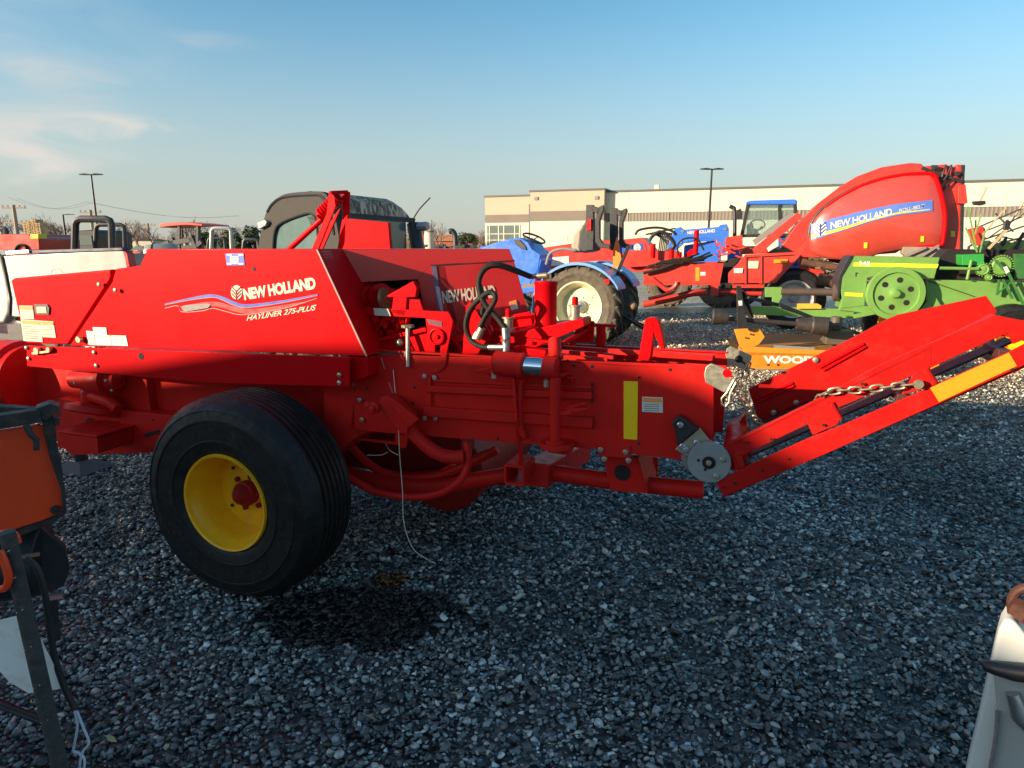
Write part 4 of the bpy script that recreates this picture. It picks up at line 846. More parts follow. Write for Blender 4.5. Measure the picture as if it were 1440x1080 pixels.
def far_baler():
    F = Frame.at(960, 14.2, -20); P = F.P
    T = F.root('hay_baler', 'second red square baler farther back with an orange reflector and bale thrower', 'baler')
    g = polys(F, 0, .03, ((905,388),(940,372),(1018,370),(1012,401),(905,401))); g.prism([P(905,370,.45), P(1018,368,.45), P(1012,400,.45), P(905,401,.45)], .03)
    g.prism([P(905,397,0), P(1012,400,0), P(1012,400,0)+Vector((0,.45,0)), P(905,397,0)+Vector((0,.45,0))], (0,0,.02)); ch = g.build('bale_chamber', REDF, T, .004)
    polys(F, -.004, .004, ((978,376),(983.5,376),(983.5,395),(978,395))).build('orange_reflector', REFO, ch)
    polys(F, -.004, .004, ((985,382.5),(992,382.5),(992,387.5),(985,387.5))).build('label', WHITE, ch)
    g = polys(F, .5, .6, ((858,346),(862,338),(905,334),(912,352),(912,382),(866,382)), ((905,334),(920,352),(922,378),(912,382)))
    h = g.build('hood', REDF, T, .01)
    polys(F, .492, .004, ((870,345),(903,342),(905,354),(872,356))).build('blue_decal', DBLUE, h)
    leaf_logo(F, 896, 348, 5, 5.5, .488, h, WHITE, DBLUE)
    polys(F, .3, .12, ((878,340+12),(905,352),(940,353),(955,353),(955,372),(880,376))).build('feeder_body', REDF, T, .004)
    g = MB()
    for x, z, hh in ((944,362,.25),(955,362,.2),(918,357,.3),(978,352,.5)): g.cyl(P(x, z+6, .15), P(x, z+6, .15)+Vector((0,0,hh)), .05, 12)
    g.bar(P(958,368,.2), P(975,352,.2), .12, .1); g.build('tensioner', RED, T, .004)
    g = MB()
    for k in range(9):
        a = random.uniform(905,940); g.tube(spline([P(a, 372+random.uniform(0,6), -.06), P(a+25, 366+random.uniform(-3,3), -.12), P(a+48, 368+random.uniform(-6,4), -.1), P(a+66, 362+random.uniform(-12,4), .0)], 5), .02, 6)
    g.tube(spline([P(954,360,-.0), P(953,345,.0), P(962,336,0), P(980,336,0), P(990,352,0)], 5), .02, 6); g.tube(spline([P(905,384,-.1), P(930,378,-.1), P(950,370,-.1)], 5), .035, 6); g.build('hose', HOSE, T)
    g = MB(); g.tube(spline([P(x, y, .3) for x, y in ((905,428),(925,424),(955,417),(975,412),(993,412))], 4), .075, 12)
    g.tube(spline([P(x, y, .0) for x, y in ((918,392),(930,402),(940,408),(950,402),(952,396))], 4), .05, 10); g.tube(spline([P(x, y, .0) for x, y in ((912,420),(930,416),(945,410),(950,400))], 4), .035, 8)
    g.prism([P(x, y, .02) for x, y in ((999,400),(1010,400),(1010,416),(999,416))], .25); g.tube([P(1008,411,.3), P(1075,412,.3)], .06, 10); g.build('underframe_tube', REDF, T)
    # bale thrower
    g = polys(F, 0, .03, ((1024,384),(1048,360),(1120,356),(1146,340),(1121,367),(1088,398),(1024,398)), )
    g.prism([P(x, y, .9) for x, y in ((1024,384),(1048,358),(1120,354),(1088,398),(1024,398))], .03)
    g.prism([P(x, y, -.03) for x, y in ((1047,358),(1050,358),(1050,399),(1047,399))], .05); g.prism([P(x, y, -.03) for x, y in ((1068,358),(1072,358),(1072,399),(1068,399))], .05)
    g.prism([P(x, y, -.05) for x, y in ((1048,358),(1122,354),(1122,358),(1048,362))], .06); g.prism([P(x, y, -.05) for x, y in ((1140,332),(1146,336),(1091,398),(1085,398))], .08)
    g.prism([P(x, y, 0) for x, y in ((1030,400),(1075,400),(1075,405),(1030,405))], .5)
    th = g.build('bale_thrower', REDF, T, .004)
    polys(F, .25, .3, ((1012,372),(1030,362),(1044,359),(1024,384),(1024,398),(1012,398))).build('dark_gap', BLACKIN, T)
    polys(F, -.03, .003, ((1032,377.5),(1045,377),(1044,384),(1032,384))).build('label', WHITE, th); polys(F, -.03, .003, ((1052,367),(1067,367),(1066,377.5),(1052,377.5))).build('label', CREAM, th); polys(F, -.035, .003, ((1088,365),(1108,364.5),(1107,369.5),(1088,370))).build('orange_reflector', REFO, th)
    g = MB()
    for v in (.15, .8): g.prism([P(x, y, v) for x, y in ((1058,350),(1121,299),(1128,302),(1126,308),(1070,356),(1060,356))], .08)
    for t in (.1,.4,.7): q = P(1062,350,.2).lerp(P(1122,304,.2), t); g.bar(q, q+Vector((0,.65,0)), .06)
    g.bar(P(1094,334,.1), P(1110,347,.1), .03); g.bar(P(1105,322,.1), P(1122,340,.1), .03); g.bar(P(1112,352,.1), P(1140,332,.1), .05)
    g.build('thrower_arm', REDF, T, .004)
    polys(F, .18, .6, ((1062,345),(1118,302),(1122,300),(1110,300),(1058,338))).build('conveyor_belt', DGREY, T)
    g = polys(F, .3, .3, ((1020,334),(1044,330),(1044,353),(1020,353))); g.build('control_box', REDF, T, .01)
    g = MB()
    for k in range(26): p = P(random.uniform(1000,1056), random.uniform(340,360), random.uniform(.0,.4)); g.bar(p, p+Vector((random.uniform(-.2,.2), 0, random.uniform(-.12,.12))), .03)
    g.build('pump_bracket', REDF, T)
    wheel(T, (P(925,400,.5).x-.9, .3, .48), .48, .34, .22, TYRED, YEL, REDF, hole=False)
far_baler()

def loader_tractors():
    F = Frame.at(985, 17.5, -20); P = F.P
    T = F.root('loader_tractor', 'blue tractor with raised front loader arms lettered in white behind the second baler', 'tractor')
    arm = polys(F, 0, .12, ((948,322),(957,319),(962,323),(1010,319),(1013,316),(1022,315),(1025,322),(1024,348),(1018,360),(1010,352),(1008,338),(990,334),(962,342),(944,358),(936,356))).build('loader_arm', BLUE, T, .01)
    polys(F, 1.2, .12, ((948,322),(962,323),(1010,319),(1022,316),(1025,322),(1010,338),(962,342),(944,358))).build('loader_arm', BLUE, T, .01)
    a = P(967,329.5,-.006); b = P(1006,326.5,-.006); c = P(966.6,325,-.006); text_mesh('lettering', 'NEW HOLLAND', a, b-a, c-a, WHITE, arm, bold=.03, spacing=.92)
    polys(F, .3, .7, ((962,345),(1005,338),(1012,352),(1012,372),(960,372))).build('hood', BLUE, T, .04)
    g = MB()
    for x, y in ((960,325),(957,340),(1020,322),(1016,350)): g.lathe([(.04,0),(.04,-.02)], P(x, y, 0), (0,1,0), 10)
    g.build('bolt', STEEL, arm)
    # black grille and grapple to its left
    g = MB()
    for k in range(9): x = 930+k*2.4; g.bar(P(x,326+k*.2,.2), P(x-4,356,.2), .03)
    for k in range(5): g.bar(P(908+k*3,330-k,.1), P(950,321+k*8,.1), .04)
    for v in (0, .8): g.tube(spline([P(x, y, v) for x, y in ((893,330),(900,323),(925,320),(945,325),(950,330))], 4), .035, 6); g.tube(spline([P(x, y, v) for x, y in ((910,358),(915,335),(932,326),(948,345),(930,358))], 4), .05, 6)
    g.build('grapple', BLK, T)
    for x in (935, 1012): wheel(T, (P(x,370,.3).x, 1.25, .6), .6, .35, .3, TYRED, BLK, BLK, lugs=18, hole=False)
    F = Frame.at(1075, 18.5, -20); P = F.P
    T = F.root('cab_tractor', 'blue-roofed cab tractor with a black exhaust stack behind the thrower', 'tractor')
    polys(F, 0, 1.7, ((1048,284),(1056,282),(1119,280),(1122,284),(1120,288),(1050,288))).build('roof', BLUE, T, .04)
    g = MB()
    for v in (.05, 1.55):
        for a, b in (((1052,287),(1043,332)), ((1096,287),(1098,332)), ((1118,287),(1121,330))): g.bar(P(*a, v), P(*b, v), .09)
        g.bar(P(1043,332,v), P(1121,330,v), .08)
    cf = g.build('cab_frame', BLK, T, .01)
    g = polys(F, .04, .01, ((1053,288),(1095,288),(1097,331),(1045,331)), ((1098,288),(1117,288),(1119,330),(1100,331))); g.build('window', GLASS, cf)
    g = MB().tube(spline([P(x, y, .2) for x, y in ((1026,290),(1030,292),(1033,298),(1033,345))], 5), .055, 10); g.build('exhaust_stack', BLK, T)
    polys(F, .1, .05, ((1035,296),(1042,293),(1044,300),(1043,308),(1036,308))).build('mirror', BLK, T, .01)
    polys(F, .2, 1.0, ((1024,338),(1042,333),(1044,370),(1022,370))).build('hood', BLUE, T, .05)
    polys(F, .1, 1.4, ((1096,330),(1122,326),(1128,340),(1125,372),(1096,372))).build('fender', mat('navy_paint', (.02,.05,.25), .4), T, .05)
    g = MB().bar(P(1060,330,.6), P(1072,318,.6), .05); g.bar(P(1068,332,.6), P(1060,322,.6), .08); sc = P(1065,316,.6); g.tube([sc+Vector((.2*math.cos(t), .1*math.sin(t), .14*math.sin(t))) for t in [k*math.pi/8 for k in range(17)]], .02, 6); g.build('steering_wheel', BLKP, T)
    polys(F, .5, .5, ((1050,316),(1058,312),(1062,330),(1050,332))).build('seat', BLKP, T, .03)
    wheel(T, (P(1112,380,.2).x, 0, .85), .85, .5, .5, TYRED, BLUE, GALV, lugs=20, hole=False)
    wheel(T, (P(1040,380,.2).x, .1, .6), .6, .4, .3, TYRED, BLUE, GALV, lugs=18, hole=False)
    polys(F, -1.0, .8, ((1040,352),(1050,346),(1076,346),(1082,356),(1040,358))).build('red_housing', REDF, T, .03)
loader_tractors()

def round_baler():
    F = Frame.at(1240, 12.8, -20); P = F.P
    T = F.root('round_baler', 'tall red round baler with a curved side shield and blue lettered stripe', 'baler')
    g = polys(F, .12, 1.5, ((1100,345),(1118,318),(1150,286),(1180,263),(1205,248),(1240,235),(1280,229),(1296,230),(1303,240),(1306,262),(1300,330),(1260,356),(1180,362),(1130,362)))
    g.prism([P(x, y, .15) for x, y in ((1296,234),(1330,231),(1345,236),(1345,231),(1358,232),(1357,246),(1353,365),(1300,365))], 1.45)
    g.build('body', REDF, T, .02)
    # bulging side shield: lofted from the outline inwards
    out = [(1138,335),(1141,318),(1147,306),(1160,292),(1180,278),(1210,262),(1240,252),(1272,246),(1308,245),(1316,254),(1324,280),(1328,305),(1326,330),(1321,346),(1300,347),(1270,350),(1240,356),(1215,364),(1190,366),(1165,364),(1145,358),(1138,352)]
    cx, cy = 1235, 312; P0 = [P(x, y, 0) for x, y in out]; C0 = P(cx, cy, 0)
    g = MB(); rings = []; n = len(out)
    for s, v in ((1.0,.10),(1.0,-.02),(.985,-.05),(.95,-.075),(.8,-.12),(.6,-.155),(.35,-.18),(.12,-.19)):
        rings.append([C0+(p-C0)*s+Vector((0,v,0)) for p in P0])
    vs = [p for r in rings for p in r]; fs = [(i*n+k, i*n+(k+1) % n, (i+1)*n+(k+1) % n, (i+1)*n+k) for i in range(len(rings)-1) for k in range(n)]+[tuple((len(rings)-1)*n+k for k in range(n))]
    sh = g.add(vs, fs).build('side_shield', mat('faded_red_shield', (.52,.055,.035), .27, var=.05, scale=.9, coat=.6, dirt=.15, dirtcol=(.5,.16,.09), spec=.8), T, 0, angle=60)
    g = MB(); ep = spline([C0+(p-C0)*1.0+Vector((0,-.05,0)) for p in P0[3:16]], 4); g.tube(ep, [.012+.03*min(1, i/26) for i in range(len(ep))], 8); g.build('shield_edge', RED, sh)
    g = MB(); g.tube(spline([C0+(p-C0)*1.012+Vector((0,.06,0)) for p in P0[0:9]], 4), .03, 8); g.build('shadow_gap', BLKP, sh)
    # lettering band follows the bulge
    def bul(x, y, e=.012):
        p = P(x, y, -.15); p.y = 0; best = 1.0
        w = p-C0
        for k in range(n):                                # where the ray from the middle meets the outline
            q0 = P0[k]-C0; q1 = P0[(k+1) % n]-C0; e1 = q1-q0; den = w.x*e1.z-w.z*e1.x
            if abs(den) < 1e-9: continue
            t = (q0.x*e1.z-q0.z*e1.x)/den; u = (q0.x*w.z-q0.z*w.x)/den
            if t > 0 and -1e-6 <= u <= 1+1e-6: best = 1/t; break
        prof = ((0,-.19),(.35,-.18),(.6,-.155),(.8,-.12),(.95,-.075),(1.0,-.045),(1.6,-.04)); best = min(best, 1.0)
        for i in range(6):
            if prof[i][0] <= best <= prof[i+1][0]: v = prof[i][1]+(prof[i+1][1]-prof[i][1])*(best-prof[i][0])/(prof[i+1][0]-prof[i][0]); break
        return Vector((p.x, v-e, p.z))
    def band(t, b, m, name, par, e):
        g = MB(); N_ = 22
        for i in range(N_):
            def at(l, s):
                s *= len(l)-1; k = min(int(s), len(l)-2); f = s-k; return (l[k][0]*(1-f)+l[k+1][0]*f, l[k][1]*(1-f)+l[k+1][1]*f)
            q = [at(t, i/N_), at(t, (i+1)/N_), at(b, (i+1)/N_), at(b, i/N_)]; g.add([bul(*k, e) for k in q], [(0,1,2,3)])
        return g.build(name, m, par)
    fb = mat('faded_blue_decal', (.10,.20,.60), .35)
    band(((1141,315),(1180,305),(1220,295),(1260,287),(1312,281)), ((1141,338),(1180,326),(1220,313),(1260,303),(1312,297)), fb, 'blue_band', sh, .014)
    band(((1141,331),(1180,321),(1220,309),(1260,299),(1308,294)), ((1141,335),(1180,325),(1220,311.5),(1260,301),(1308,295)), YELD, 'yellow_line', sh, .018)
    def curved_text(name, s, p0, p1, hh, m, bold):
        a = Vector((p0[0], -p0[1], 0)); b = Vector((p1[0], -p1[1], 0)); o = text_mesh(name, s, a, b-a, Vector((-hh*.0, hh, 0)), m, sh, bold=bold, spacing=.92, depth=0)
        for v in o.data.vertices: v.co = bul(v.co.x, -v.co.y, .022)
    curved_text('lettering', 'NEW HOLLAND', (1168,322), (1254,302), 9.5, WHITE, .03)
    curved_text('lettering', 'ROLL-BELT', (1264,299), (1300,292), 5, WHITE, .01)
    g = MB().add([bul(1153+9.5*math.cos(k*math.pi/8), 321+10.5*math.sin(k*math.pi/8), .024) for k in range(16)], [tuple(range(16))]); em = g.build('emblem', WHITE, sh)
    g = MB()
    for s in (-1,1):
        for k in (-5,0,5): g.bar(bul(1153, 324+k, .04), bul(1153+s*7.5, 317+k, .04), .022, .006)
    g.bar(bul(1153,331,.04), bul(1153,314,.04), .022, .006); g.build('emblem_vein', DBLUE, em)
    for x, y in ((1217,345),(1297,336)): MB().add([bul(x-2.5,y-4,.02), bul(x+2.5,y-4,.02), bul(x+2.5,y+4,.02), bul(x-2.5,y+4,.02)], [(0,1,2,3)]).build('yellow_label', YELD, sh)
    polys(F, .14, .01, ((1337,325),(1343,325),(1343,333),(1337,333))).build('yellow_label', YELD, T)
    g = MB().bar(P(1354,232,.1), P(1352,352,.1), .05); g.bar(P(1296,236,.1), P(1356,257,.1), .05); g.build('tailgate_edge', BLK, T, .005)
    polys(F, .0, .15, ((1348,260),(1358,259),(1361,285),(1357,287),(1347,286))).build('lamp_bracket', REDF, T, .01)
    g = MB()
    for a, b, cc in (((1330,232),(1326,245),(1320,260)), ((1338,232),(1330,250),(1318,262)), ((1345,250),(1330,262),(1322,275))): g.tube(spline([P(*a,.1), P(*b,.05), P(*cc,.05)], 4), .02, 6)
    g.build('hydraulic_hose', BLKP, T)
    for x, y in ((1315,235),(1347,244)): polys(F, .02, .08, ((x-5,y-3),(x+4,y-3),(x+5,y+2),(x-3,y+4))).build('reflector_lamp', BLKP, T, .01)
    g = MB()
    for a, b in (((1270,362),(1302,348)), ((1290,364),(1320,345)), ((1318,348),(1335,366))): g.bar(P(*a,-.15), P(*b,-.15), .04)
    g.build('brace', DGREY, T)
    polys(F, -.1, .2, ((1270,347),(1320,347),(1328,355),(1318,364),(1275,362),(1268,356))).build('net_roll_cover', mat('dusty_grey', (.28,.22,.16), .7), T, .02)
    g = MB()
    for k in range(60):
        p = P(random.uniform(1140,1262), random.uniform(362,398), random.uniform(.1,.7)); g.bar(p, p+Vector((random.uniform(-.35,.35), random.uniform(-.1,.1), random.uniform(-.1,.12))), random.uniform(.02,.08), random.uniform(.02,.06))
    g.tube([P(1150,392,.2), P(1195,402,.2)], .12, 12); g.tube([P(1128,368,.1), P(1200,380,.2)], .07, 10); g.build('pickup_mechanism', mat('dirty_mechanism', (.12,.06,.035), .7, var=.5, scale=6), T)
    g = polys(F, .3, .12, ((1122,370),(1132,345),(1140,350),(1135,372),(1160,382),(1158,388),(1128,382))); g.build('tongue', REDF, T, .01)
    wheel(T, (P(1118,395,.2).x, .2, .62), .62, .5, .36, TYRE, mat('silver_rim', (.5,.5,.48), .4, metal=.4), GALV, hole=False)
    wheel(T, (P(1290,395,.2).x, .2, .62), .62, .5, .36, TYRE, mat('silver_rim', (.5,.5,.48), .4, metal=.4), GALV, hole=False)
round_baler()

def green_baler():
    F = Frame.at(1262, 9.7, -16); P = F.P
    T = F.root('hay_baler', 'green square baler with a large drilled flywheel and yellow hood stripe marked 348', 'baler')
    side = polys(F, 0, .5, ((1196,366),(1203,360),(1322,362),(1314,392),(1290,390),(1262,380),(1240,385),(1220,391),(1216,430),(1182,434),(1184,418),(1180,395),(1190,378))).build('hood', GREEN, T, .01)
    MB().add([P(1197,361,-.003), P(1203,359.5,-.003), P(1184,400,-.003), P(1179,399,-.003)], [(0,1,2,3)])
    polys(F, -.01, .5, ((1194,361),(1201,359),(1198,366),(1184,390),(1180,420),(1178,418),(1178,396),(1181,386))).build('hood_edge', BLKP, T, .004)
    polys(F, -.004, .004, ((1201,369),(1320,371.5),(1318,377),(1199,374.5))).build('yellow_stripe', YELD, side)
    polys(F, -.004, .004, ((1188,411),(1214,412.5),(1213,417.5),(1188,416))).build('yellow_stripe', YELD, side)
    a = P(1208,372.5,-.008); b = P(1224,373,-.008); c = P(1208,367,-.008); text_mesh('lettering', '348', a, b-a, c-a, WHITE, side, bold=.04)
    polys(F, -.003, .003, ((1203,383),(1207,383.5),(1207,385),(1204.5,385),(1204.5,389),(1203,389))).build('latch', BLK, side)
    fc = P(1260,413,-.12); r = abs(P(1302,413,-.12).x-fc.x)
    g = MB().lathe([(r,.10),(r,.0),(r*.985,-.012),(r*.80,-.012),(r*.77,.015),(r*.30,.02),(r*.18,.0),(r*.12,-.05),(0,-.055)], fc, (0,1,0), 64); fw = g.build('flywheel', GREEN, T)
    g = MB()
    for k in range(6): a = k*math.pi/3+.35; g.lathe([(r*.105,0),(r*.105,.004)], fc+Vector((math.cos(a)*r*.52, .012, math.sin(a)*r*.52)), (0,1,0), 18)
    g.build('hole', BLACKIN, fw)
    MB().lathe([(r*.86,-.015),(r*.868,-.018),(r*.875,-.015)], fc, (0,1,0), 64).build('rust_ring', RUSTB, fw) if 0 else None
    g = polys(F, .10, .6, ((1300,393),(1470,398),(1470,440),(1330,440),(1235,440),(1230,430))); g.prism([P(x, y, .02) for x, y in ((1302,394),(1328,437),(1300,440),(1290,440),(1303,425))], .1)
    g.build('bale_chamber', GREEN, T, .006)
    g = MB().bar(P(1306,395,.09), P(1370,417,.09), .015, .01); g.build('seam', BLACKIN, T)
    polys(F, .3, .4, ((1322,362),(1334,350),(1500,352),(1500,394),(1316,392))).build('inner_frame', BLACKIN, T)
    g = MB().cyl(P(1322,377,.0), P(1376,378,.0), .022, 10); g.cyl(P(1366,366,.0), P(1360,393,.0), .02); g.build('cross_shaft', GREEN, T)
    polys(F, .05, .25, ((1353,358),(1384,357),(1384,373),(1353,373))).build('knotter_box', GREENG, T, .005)
    def gear(x, y, rr, nt, v):
        g = MB(); c = P(x, y, v); g.lathe([(rr*.82,.02),(rr*.82,-.02),(rr*.7,-.03),(rr*.5,-.022),(rr*.3,-.03),(0,-.03)], c, (0,1,0), 32)
        for k in range(nt): a = 2*math.pi*k/nt; g.bar(c+Vector((math.cos(a)*rr*.88,0,math.sin(a)*rr*.88)), c+Vector((math.cos(a)*rr,0,math.sin(a)*rr)), rr*.10, .04, up=(0,1,0))
        g.build('gear', GREEN, T)
    gear(1382,379,.095,16,.05); gear(1408,374,.15,26,.1); gear(1390,390,.05,12,.02)
    g = MB().bar(P(1400,366,-.02), P(1419,386,-.02), .035, .03); g.bar(P(1419,386,-.02), P(1440,430,-.02), .03); g.bar(P(1405,393,.0), P(1402,415,.0), .03); g.bar(P(1410,393,.0), P(1424,420,.0), .03); g.bar(P(1424,395,.0), P(1404,412,.0), .02); g.prism([P(x, y, .06) for x, y in ((1426,357),(1445,357),(1447,392),(1428,392))], .04); g.build('needle_lever', GREEND, T, .003)
    polys(F, -.05, .01, ((1411,376),(1416,374),(1420,382),(1415,385))).build('tag_plate', WHITE, T)
    g = MB()
    for a, b in (((1361,290),(1368,325)),((1368,325),(1374,355)),((1372,352),(1358,320)),((1380,300),(1371,330)),((1378,355),(1385,325))): g.bar(P(*a,.1), P(*b,.1), .018)
    g.build('lever_stand', GREEN, T, .003)
    for k, (x, y) in enumerate(((1377,286),(1416,318))):
        g = polys(F, .1, .05, ((x-9,y-3),(x+9,y-4),(x+10,y+1),(x+3,y+3),(x-8,y+2))) if k == 0 else polys(F, .1, .05, ((x-4,y+5),(x-3,y-5),(x+2,y-10),(x+6,y-4),(x+3,y+6)))
        g.build('rubber_pad', BLKP, T, .01)
    g = MB().bar(P(1376,288,.12), P(1388,263,.12), .02); g.bar(P(1382,330,.12), P(1415,292,.12), .018); g.bar(P(1390,350,.12), P(1417,322,.12), .03); g.build('rod', mat('weathered_tan', (.45,.34,.2), .6), T)
    polys(F, .3, .05, ((1362,322),(1382,318),(1386,322),(1385,338),(1378,346),(1366,342))).build('red_guard', REDF, T, .01)
    # tongue
    g = MB().bar(P(1055,436,.1), P(1200,441,.1), .10, .13, up=(0,0,1)); g.prism([P(x, y, .12) for x, y in ((1076,404),(1100,404),(1100,418),(1094,428),(1094,432),(1086,432),(1086,418),(1076,418))], .1); g.bar(P(1180,431,.05), P(1225,436,.05), .08, .1, up=(0,0,1)); g.bar(P(1200,445,.0), P(1240,437,.0), .06); g.build('tongue', GREEN, T, .006)
    g = MB().cyl(P(1098,410,.15), P(1176,411,.15), .055, 16); g.lathe([(.05,-.02),(.12,0),(.13,.08),(.06,.1)], P(1172,411,.15), (1,0,0), 20); g.build('driveshaft', mat('brown_driveshaft', (.09,.06,.045), .6), T)
    g = polys(F, -.01, .03, ((1121,427),(1150,427),(1155,430),(1155,434),(1121,434))); g.build('yellow_bracket', mat('amber_plate', (.75,.38,.04), .5), T)
    g = MB().bar(P(1180,436,.3), P(1180,480,.3), .08); g.build('jack_leg', BLK, T)
    wheel(T, (P(1430,420,.0).x, -.1, .44), .44, .34, .22, TYRE, YEL, YEL, hole=False)
    wheel(T, (P(1300,420,.0).x, 1.5, .44), .44, .34, .22, TYRE, YEL, YEL, hole=False)
GREENG = mat('bright_green', (.03,.30,.05), .4, coat=.2)
green_baler()

def cutter():
    F = Frame.at(1115, 8.8, -12); P = F.P
    T = F.root('rotary_cutter', 'orange rotary mower deck with white lettering and a black hitch mast and driveshaft', 'mower')
    zt = .30; A = P(1045,492,0); L_ = P(1045,495,0); Rr = P(1270,498,0)
    xl = P(1043,500,0).x; xr = xl+2.4
    g = MB().box(xl, xr, 0, .02, .06, .27)
    g.prism([P(x, y, 0) for x, y in ((1043,487),(1190,494),(1300,494),(1300,520),(1060,519),(1052,515))], .03); g.box(xl, xl+.03, 0, 1.6, .08, .27); sk = g.build('deck_skirt', ORG, T, .006)
    MB().prism([(xl+.0,.02,.272),(xr,.02,.272),(xr,1.95,.272),(xl+.5,1.95,.272),(xl+.0,1.3,.272)], (0,0,.02)).build('deck_top', mat('worn_orange_deck', (.42,.17,.04), .7, var=.25, scale=3, dirt=.9, dirtcol=(.26,.14,.07)), T, .004)
    a = P(1073,510,-.006); b = P(1156,511,-.006); c = P(1073,500,-.006); text_mesh('lettering', 'WOODS', a, b-a, c-a, WHITE, sk, bold=.06, spacing=1.0)
    polys(F, .02, .02, ((1032,463),(1068,461),(1076,474),(1068,484),(1048,494),(1040,487))).build('front_plate', ORG, T, .008)
    g = MB().bar(P(1088,488,.1), P(1145,491,.1), .02, .05); g.build('side_stripe', GALV, T)
    g = polys(F, .05, .06, ((1036,402),(1042,402),(1052,462),(1037,462))); g.bar(P(1045,410,.1), P(1056,446,.3), .07, .03); g.bar(P(1100,432,.6), P(1210,470,.9), .06, .04); g.bar(P(1095,428,.4), P(1180,462,.6), .06, .05); g.bar(P(1050,418,.1), P(1100,430,.5), .08, .04); g.build('hitch_mast', BLK, T, .004)
    polys(F, .04, .01, ((1038,423),(1043.5,422.5),(1044,429.5),(1039,430))).build('label', WHITE, T)
    g = MB().cyl(P(1022,448,.1), P(1180,460,.35), .032, 14); g.lathe([(.04,-.1),(.08,-.09),(.11,.10),(.09,.12)], P(1014,446,.1), (-1,0,.05), 18); g.lathe([(.03,-.2),(.08,-.18),(.10,0),(.12,.02),(.12,.2),(.05,.22)], P(1140,457,.3), (1,0,-.05), 18); g.build('driveshaft', mat('dark_driveshaft', (.045,.035,.03), .5, dirt=.4), T)
    MB().lathe([(.05,-.05),(.05,.05)], P(1009,445,.1), (-1,0,.05), 10).build('yoke', mat('lime_yoke', (.30,.35,.06), .5), T)
    g = MB().box(xl+1.15, xl+1.5, .5, .85, .33, .52); g.lathe([(.08,.0),(.07,.2)], (xl+1.3,.68,.5), (0,0,1), 14); g.build('gearbox', mat('dark_gearbox', (.10,.08,.05), .6), T, .01)
    g = MB(); bolts(g, [P(x, y, -.002) for x, y in ((1059,519),(1080,513),(1094,513),(1130,513),(1056,470),(1049,475))], .014); g.lathe([(.05,-.02),(.05,.02)], P(1057,461,.0), (0,1,0), 14); g.build('bolt', BLK, T)
    g = polys(F, .0, .03, ((1055,519),(1130,520),(1128,527),(1060,526))); g.build('skid_shoe', DGREY, T)
    wheel(T, (xl+2.3,1.9,.25), .25, .15, .1, TYRE, ORG, ORG, hole=False)
cutter()

def hay_rake():
    F = Frame.at(1420, 15, -20); P = F.P
    T = F.root('hay_tedder', 'spidery tan and green hay tedder arms behind the green baler at right edge', 'tedder')
    g = MB(); tn = mat('weathered_tan', (.45,.34,.2), .6)
    for a, b, w in (((1370,322),(1440,292),.05),((1372,330),(1490,285),.05),((1380,338),(1440,318),.05),((1388,336),(1440,300),.04),((1395,345),(1500,318),.07),((1400,300),(1425,326),.05),((1372,310),(1372,345),.05),((1404,340),(1440,284),.04),((1440,290),(1520,305),.05)): g.bar(P(*a,random.uniform(0,.8)), P(*b,random.uniform(0,.8)), w*.6)
    g.bar(P(1385,348,.3), P(1520,350,.3), .12); g.build('tine_arm', tn, T)
    g = MB()
    for k in range(46): x = random.uniform(1375,1500); y = random.uniform(334,352); p = P(x, y, random.uniform(0,1)); g.bar(p, p+Vector((random.uniform(-.3,.3), 0, random.uniform(-.2,.25))), .03)
    for x in (1392,1418,1445,1470): g.prism([P(x-12,352,.2), P(x,338,.2), P(x+12,352,.2)], .5)
    g.build('rotor_frame', mat('yellow_green_paint', (.30,.36,.06), .5, dirt=.4), T)
    for x, y in ((1395,345),(1412,338),(1430,345),(1436,332)): polys(F, .1, .06, ((x-5,y+6),(x+3,y-6),(x+6,y-4),(x,y+8))).build('rubber_pad', BLKP, T, .01)
    g = MB()
    for x in (1392,1445,1500): c = P(x, 352, .4); g.tube([(c.x, c.y, c.z), (c.x, c.y, .2)], .05)
    g.build('leg', tn, T)
    for x in (1392,1500): wheel(T, (P(x,350,.2).x, .2, .28), .28, .16, .12, TYRE, tn, tn, hole=False)
    # machines seen small through the arms
hay_rake()
